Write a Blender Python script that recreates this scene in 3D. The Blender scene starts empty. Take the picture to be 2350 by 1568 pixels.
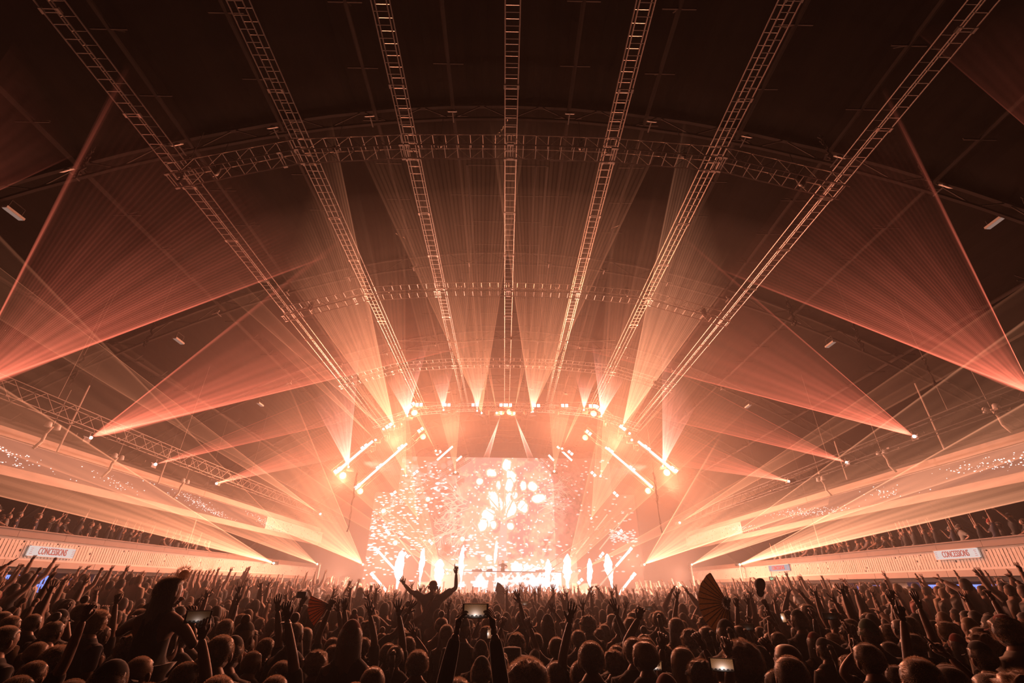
import bpy, math, random
import numpy as np
from mathutils import Vector, Matrix

S = bpy.context.scene
COL = S.collection
R = random.Random(7)

# ------------------------------------------------------------------ camera
F = 1044.0                     # focal length in pixels of the 2350 x 1568 frame
EYE = Vector((0.0, 0.0, 2.0))
vY = Vector((1157 - 1175, -(1348 - 784), -F)).normalized()
vZ = Vector((18.6, 784 + 1148, -F)); vZ = (vZ - vZ.dot(vY) * vY).normalized()
vX = vY.cross(vZ)
W2C = Matrix((vX, vY, vZ)).transposed()      # columns: world axes seen by the camera
C2W = W2C.transposed()
cam = bpy.data.cameras.new('camera'); cam.sensor_width = 36.0; cam.lens = F / 2350 * 36.0
cam.clip_start = 0.05; cam.clip_end = 300
cam_o = bpy.data.objects.new('camera', cam); COL.objects.link(cam_o)
cam_o.matrix_world = Matrix.Translation(EYE) @ C2W.to_4x4()
S.camera = cam_o

def ray(px, py):
    return C2W @ Vector((px - 1175, -(py - 784), -F))
def atY(px, py, Y):
    d = ray(px, py); return EYE + d * (Y / d.y)
def atX(px, py, X):
    d = ray(px, py); return EYE + d * (X / d.x)
def atD(px, py, D):             # axial distance
    return EYE + ray(px, py) * (D / F)
def atZ(px, py, Z):
    d = ray(px, py); return EYE + d * ((Z - EYE.z) / d.z)

# ------------------------------------------------------------------ world, exposure
S.view_settings.view_transform = 'Standard'; S.view_settings.look = 'None'
S.view_settings.exposure = -0.08; S.view_settings.gamma = 1.0; S.view_settings.use_curve_mapping = False
S.render.film_transparent = False
w = bpy.data.worlds.new('world'); S.world = w; w.use_nodes = True
w.node_tree.nodes['Background'].inputs[0].default_value = (0.006, 0.004, 0.004, 1)
w.node_tree.nodes['Background'].inputs[1].default_value = 0.15
cy = S.cycles
cy.max_bounces = 3; cy.diffuse_bounces = 0; cy.glossy_bounces = 1; cy.transmission_bounces = 2
cy.volume_bounces = 0; cy.transparent_max_bounces = 48
cy.sample_clamp_indirect = 2.0; cy.sample_clamp_direct = 12.0
cy.caustics_reflective = False; cy.caustics_refractive = False
cy.use_denoising = True; cy.denoiser = 'OPENIMAGEDENOISE'
cy.use_adaptive_sampling = True; cy.adaptive_threshold = 0.08; cy.adaptive_min_samples = 16
cy.volume_step_rate = 1.0; cy.volume_max_steps = 64

# ------------------------------------------------------------------ stage lamps (rig fixtures, plus spots and fill lamps added for haze glow)
LAMP = (1.0, 0.27, 0.12)
def lamp(name, loc, power, radius, color=LAMP, spot=None, target=None, blend=0.5):
    l = bpy.data.lights.new(name, 'SPOT' if spot else 'POINT')
    l.energy = power; l.shadow_soft_size = radius; l.color = color
    if spot: l.spot_size = math.radians(spot); l.spot_blend = blend
    o = bpy.data.objects.new(name, l); COL.objects.link(o); o.location = loc
    if target is not None:
        o.rotation_euler = (Vector(target) - Vector(loc)).to_track_quat('-Z', 'Y').to_euler()
    return o
# ------------------------------------------------------------------ helpers
def setp(o, label=None, cat=None, group=None, kind=None):
    if label: o['label'] = label
    if cat: o['category'] = cat
    if group: o['group'] = group
    if kind: o['kind'] = kind
    return o
def empty(name, loc, label, cat, group=None, rz=0.0, parent=None):
    o = bpy.data.objects.new(name, None); COL.objects.link(o)
    o.location = loc; o.rotation_euler = (0, 0, rz); o.empty_display_size = 0.1
    if parent: o.parent = parent
    return setp(o, label, cat, group)
def link(name, me, parent=None, loc=None, rot=None, scale=None):
    o = bpy.data.objects.new(name, me); COL.objects.link(o)
    if parent is not None: o.parent = parent
    if loc is not None: o.location = loc
    if rot is not None: o.rotation_euler = rot
    if scale is not None: o.scale = scale
    return o
class MB:
    """collects shapes into one mesh"""
    def __init__(s): s.v = []; s.f = []; s.m = []; s.mats = []
    def mi(s, mat):
        if mat not in s.mats: s.mats.append(mat)
        return s.mats.index(mat)
    def add(s, vs, fs, mat=None):
        b = len(s.v); s.v.extend([tuple(x) for x in vs]); k = s.mi(mat) if mat else 0
        for f in fs: s.f.append(tuple(b + i for i in f)); s.m.append(k)
    def box(s, c, d, mat=None, M=None):
        x, y, z = d[0] / 2, d[1] / 2, d[2] / 2
        vs = [Vector((a * x, b * y, e * z)) for a in (-1, 1) for b in (-1, 1) for e in (-1, 1)]
        if M is not None: vs = [M @ v for v in vs]
        vs = [v + Vector(c) for v in vs]
        s.add(vs, [(0, 1, 3, 2), (4, 6, 7, 5), (0, 4, 5, 1), (2, 3, 7, 6), (0, 2, 6, 4), (1, 5, 7, 3)], mat)
    def bar(s, a, b, r, n=4, mat=None, r2=None, caps=True):
        a = Vector(a); b = Vector(b); d = (b - a).normalized()
        u = d.cross(Vector((0, 0, 1)) if abs(d.z) < 0.95 else Vector((1, 0, 0))).normalized(); w_ = d.cross(u)
        r2 = r if r2 is None else r2
        vs = []
        for p, q in ((a, r), (b, r2)):
            for i in range(n):
                t = 2 * math.pi * (i + .5) / n
                vs.append(p + (u * math.cos(t) + w_ * math.sin(t)) * q)
        fs = [(i, (i + 1) % n, n + (i + 1) % n, n + i) for i in range(n)]
        if caps: fs += [tuple(range(n))[::-1], tuple(range(n, 2 * n))]
        s.add(vs, fs, mat)
    def path(s, pts, r, n=5, mat=None):
        for i in range(len(pts) - 1): s.bar(pts[i], pts[i + 1], r if not hasattr(r, '__len__') else r[i], n, mat, None if not hasattr(r, '__len__') else r[i + 1])
    def lathe(s, prof, c, n=12, mat=None, M=None):
        vs = []
        for (r, z) in prof:
            for i in range(n):
                t = 2 * math.pi * i / n; v = Vector((r * math.cos(t), r * math.sin(t), z))
                vs.append((M @ v if M is not None else v) + Vector(c))
        fs = []
        for j in range(len(prof) - 1):
            for i in range(n): fs.append((j * n + i, j * n + (i + 1) % n, (j + 1) * n + (i + 1) % n, (j + 1) * n + i))
        fs += [tuple(range(n))[::-1], tuple(range((len(prof) - 1) * n, len(prof) * n))]
        s.add(vs, fs, mat)
    def ball(s, c, r, mat=None, n=8, m=6, sc=(1, 1, 1), M=None):
        vs = [Vector((0, 0, -1))]; 
        for j in range(1, m):
            p = math.pi * j / m - math.pi / 2
            for i in range(n):
                t = 2 * math.pi * i / n; vs.append(Vector((math.cos(p) * math.cos(t), math.cos(p) * math.sin(t), math.sin(p))))
        vs.append(Vector((0, 0, 1)))
        vs = [Vector((v.x * r * sc[0], v.y * r * sc[1], v.z * r * sc[2])) for v in vs]
        if M is not None: vs = [M @ v for v in vs]
        vs = [v + Vector(c) for v in vs]
        fs = [(0, 1 + (i + 1) % n, 1 + i) for i in range(n)]
        for j in range(m - 2):
            for i in range(n): fs.append((1 + j * n + i, 1 + j * n + (i + 1) % n, 1 + (j + 1) * n + (i + 1) % n, 1 + (j + 1) * n + i))
        L = len(vs) - 1; o = 1 + (m - 2) * n
        fs += [(o + i, o + (i + 1) % n, L) for i in range(n)]
        s.add(vs, fs, mat)
    def mesh(s, name, mat=None, smooth=False):
        me = bpy.data.meshes.new(name); me.from_pydata(s.v, [], s.f)
        ms = s.mats if s.mats else ([mat] if mat else [])
        for m in ms: me.materials.append(m)
        if len(ms) > 1: me.polygons.foreach_set('material_index', s.m)
        if smooth: me.polygons.foreach_set('use_smooth', [True] * len(me.polygons))
        me.update(); return me
    def obj(s, name, mat=None, parent=None, smooth=False, loc=None, rot=None):
        return link(name, s.mesh(name, mat, smooth), parent, loc, rot)

# ------------------------------------------------------------------ materials
def mat_new(name):
    m = bpy.data.materials.new(name); m.use_nodes = True
    nt = m.node_tree; nt.nodes.clear(); return m, nt, nt.nodes.new('ShaderNodeOutputMaterial')
def surf(name, col, rough=0.6, metal=0.0, noise=0.0, nscale=8.0, bump=0.0, sheen=0.0, objcol=False, spec=0.5):
    m, nt, out = mat_new(name); b = nt.nodes.new('ShaderNodeBsdfPrincipled')
    b.inputs['Roughness'].default_value = rough; b.inputs['Metallic'].default_value = metal
    b.inputs['Base Color'].default_value = (*col, 1); b.inputs['Specular IOR Level'].default_value = spec
    if sheen: b.inputs['Sheen Weight'].default_value = sheen; b.inputs['Sheen Roughness'].default_value = 0.4
    nt.links.new(b.outputs[0], out.inputs['Surface'])
    base = None
    if objcol:
        oi = nt.nodes.new('ShaderNodeObjectInfo'); base = oi.outputs['Color']
        nt.links.new(base, b.inputs['Base Color'])
    if noise:
        tc = nt.nodes.new('ShaderNodeTexCoord'); n = nt.nodes.new('ShaderNodeTexNoise'); n.inputs['Scale'].default_value = nscale
        n.inputs['Detail'].default_value = 4
        nt.links.new(tc.outputs['Object'], n.inputs['Vector'])
        mx = nt.nodes.new('ShaderNodeMix'); mx.data_type = 'RGBA'; mx.blend_type = 'MULTIPLY'; mx.inputs[0].default_value = 1
        cr = nt.nodes.new('ShaderNodeMapRange'); cr.inputs['To Min'].default_value = 1 - noise; cr.inputs['To Max'].default_value = 1 + noise
        nt.links.new(n.outputs['Fac'], cr.inputs['Value'])
        if base is not None: nt.links.new(base, mx.inputs[6])
        else: mx.inputs[6].default_value = (*col, 1)
        nt.links.new(cr.outputs[0], mx.inputs[7]); nt.links.new(mx.outputs[2], b.inputs['Base Color'])
        if bump:
            bp = nt.nodes.new('ShaderNodeBump'); bp.inputs['Strength'].default_value = bump; bp.inputs['Distance'].default_value = 0.01
            nt.links.new(n.outputs['Fac'], bp.inputs['Height']); nt.links.new(bp.outputs[0], b.inputs['Normal'])
    return m
def glow(name, col, strength, sampling='NONE', attr=None):
    m, nt, out = mat_new(name); e = nt.nodes.new('ShaderNodeEmission')
    e.inputs[0].default_value = (*col, 1); e.inputs[1].default_value = strength
    if attr:
        a = nt.nodes.new('ShaderNodeAttribute'); a.attribute_name = attr; nt.links.new(a.outputs['Color'], e.inputs[0])
    nt.links.new(e.outputs[0], out.inputs['Surface']); m.cycles.emission_sampling = sampling
    return m
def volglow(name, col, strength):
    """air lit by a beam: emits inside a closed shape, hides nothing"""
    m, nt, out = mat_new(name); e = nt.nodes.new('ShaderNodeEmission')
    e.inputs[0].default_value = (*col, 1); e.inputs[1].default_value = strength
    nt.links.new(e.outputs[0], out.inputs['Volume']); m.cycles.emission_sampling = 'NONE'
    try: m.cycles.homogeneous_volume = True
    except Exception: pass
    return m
M_ALU = surf('aluminium', (0.62, 0.58, 0.55), 0.32, 0.9)
M_STEEL = surf('dark_steel', (0.10, 0.09, 0.085), 0.5, 0.6)
M_BLACK = surf('black_housing', (0.02, 0.02, 0.02), 0.45)
M_ROOF = surf('roof_sheet', (0.016, 0.012, 0.010), 0.9, 0.0, 0.35, 0.7, spec=0.05)
M_RIB = surf('roof_rib', (0.05, 0.04, 0.036), 0.8, 0.0, 0.2, 2, spec=0.1)
M_WALL = surf('plaster', (0.16, 0.12, 0.10), 0.85, 0, 0.25, 1.2, 0.2)
M_BACK = surf('dark_drape', (0.045, 0.03, 0.025), 0.95, 0, 0.25, 1.2, spec=0.1)
M_FLOOR = surf('concrete', (0.09, 0.075, 0.07), 0.7, 0, 0.3, 2.0, 0.2)
M_WHITE = surf('white_plate', (0.75, 0.72, 0.68), 0.6)
# ------------------------------------------------------------------ haze and the hall shell
def smooth(a, b, x):
    t = min(1, max(0, (x - a) / (b - a))); return t * t * (3 - 2 * t)
HAZE = 0.0026
def haze_mat(nm, dens):
    hm, hnt, hout = mat_new(nm)
    vs_ = hnt.nodes.new('ShaderNodeVolumeScatter'); vs_.inputs['Color'].default_value = (0.97, 0.90, 0.86, 1)
    vs_.inputs['Density'].default_value = dens; vs_.inputs['Anisotropy'].default_value = 0.66
    hnt.links.new(vs_.outputs[0], hout.inputs['Volume']); return hm
mb = MB(); mb.box((0, 24, 8.6), (58, 64, 17.0)); hz = mb.obj('haze', haze_mat('haze_air', HAZE))
setp(hz, 'thin smoke haze filling the whole hall and lit orange', 'haze', kind='stuff')

for c_, r_, d_ in (((0, 31.5, 5.5), (25.5, 25.5, 13.5), 0.0056),):
    mb = MB(); mb.ball(c_, 1.0, None, 32, 16, r_); o = mb.obj('smoke_cloud', haze_mat('smoke_air', d_)); setp(o, 'denser smoke hanging round the stage and its rig' if d_ > .01 else 'wide drift of smoke over the front half of the crowd', 'smoke', kind='stuff')

def roofz(x): return EYE.z + 13.95 - 0.019 * x * x
XS = [-26.5 + i * 53 / 44 for i in range(45)]
Y0, Y1 = -6.0, 54.0
def st(o, label=None):
    o['kind'] = 'structure'
    if label: o['label'] = label
    return o
m_ = MB(); m_.box((0, 24, -0.1), (54, 60, 0.2)); floor = st(m_.obj('floor', M_FLOOR), 'dark concrete hall floor under the crowd')
# roof: corrugated sheet
m_ = MB(); vs = []; fs = []
NX = 220
for i in range(NX + 1):
    x = -26.5 + 53 * i / NX; z = roofz(x) + 0.35 + (0.018 if i % 2 else 0)
    for y in (Y0, Y1):
        vs.append((x, y, z)); vs.append((x, y, z + 0.2))
for i in range(NX):
    a = i * 4; b = a + 4
    fs += [(a, b, b + 2, a + 2), (a + 1, a + 3, b + 3, b + 1)]
m_.add(vs, fs); roof = st(m_.obj('ceiling', M_ROOF), 'dark corrugated vaulted roof over the hall')
ZE = roofz(26.5) + 0.35
for sgn, nm in ((-1, 'wall_left'), (1, 'wall_right')):
    m_ = MB(); m_.box((sgn * 26.4, 24, ZE / 2), (0.3, 60, max(ZE, 4.0))); st(m_.obj(nm, M_WALL), 'dark side wall behind the balcony')
zt = 16.4
for nm, yy in (('wall_back', Y0), ('wall_stage', Y1)):
    vs = []; n = 22
    for i in range(n + 1):
        x = -26.5 + 53 * i / n
        for yy_ in (yy - .1, yy + .1): vs += [(x, yy_, 0), (x, yy_, roofz(x) + 0.35)]
    fs = []
    for i in range(n):
        a = i * 4; fs += [(a, a + 4, a + 5, a + 1), (a + 2, a + 3, a + 7, a + 6)]
    m_ = MB(); m_.add(vs, fs); st(m_.obj(nm, M_BACK), 'dark end wall of the hall' if nm == 'wall_back' else 'dark wall behind the stage')

# ------------------------------------------------------------------ roof ribs, purlins, plates, catwalk
RIBY = [2.0, 9.7, 17.3, 24.9, 32.5, 40.1, 47.7]
def archpts(y, off, n=26, hw=25.5): return [Vector((-hw + 2 * hw * i / n, y, roofz(-hw + 2 * hw * i / n) + off)) for i in range(n + 1)]
for k, y in enumerate(RIBY):
    e = empty('roof_rib', (0, y, roofz(0)), 'dark arched lattice rib carrying the roof, ' + ['nearest the camera', 'first ahead of the camera', 'second ahead of the camera', 'third ahead of the camera', 'over the stage front', 'above the stage', 'at the stage wall'][k], 'roof rib', 'arched roof ribs')
    for nm, off, r in (('top_chord', 0.3, 0.07), ('bottom_chord', -0.35, 0.06)):
        m_ = MB(); P = archpts(0, off); P = [p - Vector((0, 0, roofz(0))) for p in P]
        for a, b in zip(P[:-1], P[1:]): m_.bar(a, b, r, 4)
        m_.obj(nm, M_RIB, e)
    m_ = MB(); A = archpts(0, 0.3, 52); B = archpts(0, -0.35, 52)
    for i in range(52):
        a, b = (A[i], B[i + 1]) if i % 2 else (B[i], A[i + 1])
        m_.bar(a - Vector((0, 0, roofz(0))), b - Vector((0, 0, roofz(0))), 0.025, 3)
    lc = m_.obj('lattice', M_RIB, e); lc['kind'] = 'stuff'
PX = [1.9, 4.4, 7.3, 9.9, 12.7, 16.5, 20.5]
for j, x in enumerate(PX):
    for s_ in (-1, 1):
        z = roofz(x) - 0.1
        e = empty('purlin', (s_ * x, 24, z), 'long roof pipe running to the stage, %s from the roof centre on the %s side' % (['first', 'second', 'third', 'fourth', 'fifth', 'sixth', 'seventh'][j], 'left' if s_ < 0 else 'right'), 'roof pipe', 'roof pipes')
        m_ = MB(); m_.bar((0, -29, 0), (0, 29, 0), 0.065, 5); m_.obj('pipe', M_RIB, e)
        m_ = MB()
        for i in range(34):
            y = -28 + i * 1.72; m_.bar((0, y, 0.0), (0.0, y + .3, .42), 0.02, 3); m_.bar((-.45, y, -.02), (.45, y, -.02), 0.028, 3)
        o = m_.obj('hanger', M_RIB, e); o['kind'] = 'stuff'
# white plates with dark diamond below the ribs
PLX = [1.87, 4.44, 7.3, 9.9, 12.6]
plm = MB(); plm.box((0, 0, 0), (0.28, 0.03, 0.28))
pl_me = plm.mesh('plate', M_WHITE)
dm = MB(); dm.add([(-.11, -.03, 0), (0, -.03, .11), (.11, -.03, 0), (0, -.03, -.11), (0, -.07, 0)], [(0, 1, 4), (1, 2, 4), (2, 3, 4), (3, 0, 4)]); dm_me = dm.mesh('diamond', M_BLACK)
am = MB(); am.bar((0, 0.02, 0.12), (0, 0.3, 0.35), 0.025, 4); am_me = am.mesh('bracket', M_STEEL)
for k, y in enumerate((9.7, 17.3, 24.9, 32.5)):
    for j, x in enumerate(PLX):
        for s_ in (-1, 1):
            if k == 3 and j > 1: continue
            e = empty('roof_speaker', (s_ * x, y - 0.45, roofz(x) - 0.62), 'white roof fixture with dark diamond, %s from centre, %s side, %s rib' % (['first', 'second', 'third', 'fourth', 'fifth'][j], 'left' if s_ < 0 else 'right', ['nearest', 'second', 'third', 'fourth'][k]), 'roof fixture', 'white roof fixtures')
            e.rotation_euler = (math.radians(-38), math.radians(s_ * j * 7), 0)
            link('plate', pl_me, e); link('diamond', dm_me, e); link('bracket', am_me, e)
e = empty('catwalk', (0, 23, 14.9), 'steel catwalk frame under the roof beside the centre truss', 'catwalk')
for x in (-1.5, 0.9, 1.3): 
    m_ = MB(); m_.bar((x, -12, 0), (x, 22, 0), 0.05, 4); m_.obj('rail', M_RIB, e)
cb = MB(); cb.bar((-1.5, 0, 0), (1.3, 0, 0), 0.035, 4); cbm = cb.mesh('cross_bar', M_RIB)
for i in range(25): link('cross_bar', cbm, e, (0, -12 + i * 1.38, 0))
# roof floodlights: white bars seen under the roof sides
def floodlight(px, py, X, label, rz=0.0):
    p = atX(px, py, X)
    e = empty('floodlight', p, label, 'floodlight', 'pale roof floodlights', rz)
    m_ = MB(); m_.box((0, 0, 0), (0.16, 0.55, 0.07)); m_.obj('housing', M_WHITE, e)
    m_ = MB(); m_.box((0, 0, -.045), (0.12, 0.5, 0.02)); m_.obj('lens', glow_flood, e)
    m_ = MB(); m_.bar((0, -.2, .04), (0, -.2, .3), .012, 4); m_.bar((0, .2, .04), (0, .2, .3), .012, 4); m_.bar((0, -.2, .3), (0, .2, .3), .012, 4); m_.obj('yoke', M_STEEL, e)
glow_flood = glow('flood_lens', (1.0, 0.62, 0.5), 0.28)
for px, py, X, lb in ((31, 489, -14.4, 'pale strip floodlight under the roof near the left picture edge'), (2284, 510, 14.8, 'pale strip floodlight under the roof near the right picture edge'),
                      (410, 782, -14.0, 'small pale floodlight above the second left laser'), (1906, 790, 14.0, 'small pale floodlight above the second right laser'),
                      (597, 928, -14.0, 'small pale floodlight far along the left roof side'), (1717, 932, 14.0, 'small pale floodlight far along the right roof side')):
    floodlight(px, py, X, lb)

# ------------------------------------------------------------------ trusses over the hall
TH = 12.0   # height above the lens of the lower chords
NODEX = [0, 3.12, 6.32, 9.68]
NODEZ = [12.0, 11.92, 11.62, 10.5]
CROSSY = [9.4, 16.95, 24.6, 32.2]
_rung = {}
def box_truss(name, label, cat, group, A, B, w_=0.36, h_=0.36, step=0.30, near_len=0.0, up=Vector((0, 0, 1)), r=0.019, diag=True, mat=None):
    """box truss A to B: its lower face is centred on the line A-B; rungs as separate pieces for the first near_len metres"""
    A = Vector(A); B = Vector(B); L = (B - A).length; d = (B - A).normalized()
    side = d.cross(up).normalized(); u = side.cross(d).normalized(); mat = mat or M_ALU
    e = empty(name, A, label, cat, group)
    for i, (sx, sz) in enumerate(((-1, 0), (1, 0), (-1, 1), (1, 1))):
        o = side * (sx * w_ / 2) + u * (sz * h_)
        m_ = MB(); m_.bar(o, o + d * L, r, 5); m_.obj('chord', mat, e)
    n = int(L / step); k = (round(w_, 2), r)
    if k not in _rung:
        q = MB(); q.bar((-w_ / 2, 0, 0), (w_ / 2, 0, 0), r * 0.62, 4, caps=False); _rung[k] = q.mesh('rung', M_ALU)
    rot = Matrix((side, d, u)).transposed().to_euler()
    rest = MB(); tn = 0
    for i in range(n + 1):
        y = i * step
        dbl = (i % 8 == 0)
        for dy in ((0, 0.07) if dbl else (0,)):
            if y + dy > L: continue
            if y < near_len and tn < 280:
                link('rung', _rung[k], e, d * (y + dy), rot); tn += 1
            else: rest.bar(side * (-w_ / 2) + d * (y + dy), side * (w_ / 2) + d * (y + dy), r * .62, 3, caps=False)
        rest.bar(side * (-w_ / 2) + d * y + u * h_, side * (w_ / 2) + d * y + u * h_, r * .5, 3, caps=False)
        if diag and i < n:
            for sx in (-1, 1):
                o = side * (sx * w_ / 2); a, b = (0, h_) if i % 2 else (h_, 0)
                rest.bar(o + d * y + u * a, o + d * (y + step) + u * b, r * .55, 3, caps=False)
        if dbl:
            for sx in (-1, 1): rest.box(side * (sx * w_ / 2) + d * (y + .035), (.06, .12, .06), M=Matrix((side, d, u)).transposed())
    o = rest.obj('lattice', mat, e); o['kind'] = 'stuff'
    return e
names = {0: 'centre ladder truss', 1: 'first ladder truss', 2: 'second ladder truss', 3: 'outer ladder truss'}
for j in range(4):
    for s_ in ((1,) if j == 0 else (-1, 1)):
        sd = '' if j == 0 else (' left of centre' if s_ < 0 else ' right of centre')
        x = s_ * NODEX[j]; z = EYE.z + NODEZ[j]
        box_truss('ladder_truss', 'aluminium %s%s running over the crowd to the stage' % (names[j], sd), 'truss', 'ladder trusses over the crowd',
                  (x, -2.0, z + 0.05), (x, 33.5, z + 0.05), near_len=22 if j < 3 else 20, diag=False, h_=.32)
for k, y in enumerate(CROSSY):
    pts = [(-s, ) for s in ()]
    P = [Vector((-NODEX[j], y, EYE.z + NODEZ[j] - .38)) for j in (3, 2, 1)] + [Vector((0, y, EYE.z + NODEZ[0] - .38))] + [Vector((NODEX[j], y, EYE.z + NODEZ[j] - .38)) for j in (1, 2, 3)]
    for i in range(6):
        pos = ['outer left', 'middle left', 'inner left', 'inner right', 'middle right', 'outer right'][i]
        box_truss('cross_truss', '%s section of the %s cross truss under the roof' % (pos, ['nearest', 'second', 'third', 'farthest'][k]), 'truss', 'cross trusses', P[i], P[i + 1], w_=0.5 if k == 0 else .42, h_=0.45, step=0.38, near_len=9 if k < 2 else 0, r=0.021)
# end boxes of the cross trusses and short hoists
hm_ = MB(); hm_.lathe([(0.0, 0), (.09, 0.02), (.11, .1), (.11, .35), (.07, .42), (0, .43)], (0, 0, 0), 8); hoist_me = hm_.mesh('motor', M_STEEL, True)
ch = MB(); ch.bar((0, 0, .42), (0, 0, 1.35), .012, 3); chain_me = ch.mesh('chain', M_STEEL)
hk = MB(); hk.box((0, 0, -.04), (.05, .03, .1)); hook_me = hk.mesh('hook', M_ALU)
for k, y in enumerate(CROSSY[:3]):
    for j in (1, 2, 3):
        for s_ in (-1, 1):
            e = empty('chain_hoist', (s_ * (NODEX[j] - .9), y + .25, EYE.z + NODEZ[j] + .2), 'chain hoist holding the %s cross truss, %s on the %s' % (['nearest', 'second', 'third'][k], ['innermost', 'middle', 'outermost'][j - 1], 'left' if s_ < 0 else 'right'), 'hoist', 'chain hoists')
            link('motor', hoist_me, e); link('chain', chain_me, e); link('hook', hook_me, e)
# pipes hung between the ladders
for i, (xa, ya, xb, yb) in enumerate(((912, 781, 1046, 785), (1048, 786, 1160, 778), (1162, 778, 1275, 785), (1276, 785, 1412, 781), (920, 804, 1048, 806), (1272, 806, 1402, 802), (1058, 843, 1160, 838), (1162, 838, 1268, 843))):
    a = atZ(xa, ya, 13.95); b = atZ(xb, yb, 13.95) if i != 99 else None
    b = atY(xb, yb, a.y)
    e = empty('hung_pipe', a, 'bare lighting pipe hung between ladder trusses, %s' % ['far left of the front row', 'left of the centre truss', 'right of the centre truss', 'far right of the front row', 'on the left in the row behind', 'on the right in the row behind', 'left of centre in the farthest row', 'right of centre in the farthest row'][i], 'pipe', 'hung lighting pipes')
    m_ = MB(); m_.bar((0, 0, 0), b - a, .04, 6); m_.obj('pipe', M_ALU, e)
    m_ = MB()
    for t in (.1, .5, .9): m_.box((b - a) * t + Vector((0, 0, .08)), (.08, .08, .16))
    m_.obj('clamp', M_STEEL, e)
# side trusses carrying lasers and long speakers
for s_ in (-1, 1):
    nm = 'left' if s_ < 0 else 'right'
    box_truss('side_truss', 'tall lattice truss hung along the %s side of the hall' % nm, 'truss', 'side trusses', (s_ * 15.0, 4, 6.86), (s_ * 15.0, 44, 6.86), w_=.4, h_=.5, step=.55, r=.02, mat=M_STEEL)
    for i in range(6):
        y = 8 + i * 6.5
        e = empty('hanger_post', (s_ * 15.0, y, 7.4), 'thin post hanging the %s side truss, %s from the near end' % (nm, ['first', 'second', 'third', 'fourth', 'fifth', 'sixth'][i]), 'post', 'side truss hangers')
        m_ = MB(); m_.bar((0, 0, 0), (0, 0, roofz(15) - 7.4), .014, 4); m_.obj('rod', M_STEEL, e)
# chains hanging as tangled cable bundles from roof
for i, (px, py, X) in enumerate(((214, 345, -11.9), (360, 735, -12.7), (193, 815, -14.5), (2107, 375, 11.9), (1958, 745, 12.7), (2118, 820, 14.5), (1882, 312, 9.3), (440, 720 / 2, -9.3), (2345, 455, 14.7), (1806, 690, 10.5), (820, 1085, -9.2), (1500, 1085, 9.0))):
    p = atX(px, py, X)
    e = empty('cable_bundle', p, 'hanging knotted cable bundle, %s' % ['high beside the left rib plate', 'mid roof on the left, between two red beams', 'low on the left beside the red beam', 'high beside the right rib plate', 'mid roof on the right under the red beam', 'low on the right beside the red beam', 'above the right end of the nearest cross truss', 'above the left end of the nearest cross truss', 'at the right picture edge', 'over the right laser beams', 'below the left end of the rig', 'below the right end of the rig'][i], 'cable', 'hanging cable bundles')
    m_ = MB(); L = 1.1 if i < 10 else 3.4
    for q in range(3):
        pp = [Vector((R.uniform(-.06, .06), R.uniform(-.06, .06), -t * L / 12)) for t in range(13)]
        m_.path(pp, .022, 4)
    m_.obj('cable', M_RIB, e)
    m_ = MB(); m_.bar((0, 0, 0), (0, 0, max(.05, roofz(p.x) - p.z - .25)), .012, 4); m_.obj('rope', M_STEEL, e)
# ------------------------------------------------------------------ beams: lit air, closed wedges whose thickness carries the strength
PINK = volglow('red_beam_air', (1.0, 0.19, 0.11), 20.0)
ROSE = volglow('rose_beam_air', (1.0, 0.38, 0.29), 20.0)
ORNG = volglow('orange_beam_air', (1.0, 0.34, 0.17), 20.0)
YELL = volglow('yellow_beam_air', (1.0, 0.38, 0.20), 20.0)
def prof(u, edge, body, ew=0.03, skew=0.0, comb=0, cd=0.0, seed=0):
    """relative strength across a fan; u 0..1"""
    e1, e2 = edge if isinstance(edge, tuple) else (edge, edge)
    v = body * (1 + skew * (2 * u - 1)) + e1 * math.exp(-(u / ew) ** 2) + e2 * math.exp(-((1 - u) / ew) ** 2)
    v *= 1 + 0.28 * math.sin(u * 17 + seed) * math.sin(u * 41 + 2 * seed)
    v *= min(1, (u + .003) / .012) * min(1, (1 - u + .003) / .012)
    return max(v, 0.004)
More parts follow.
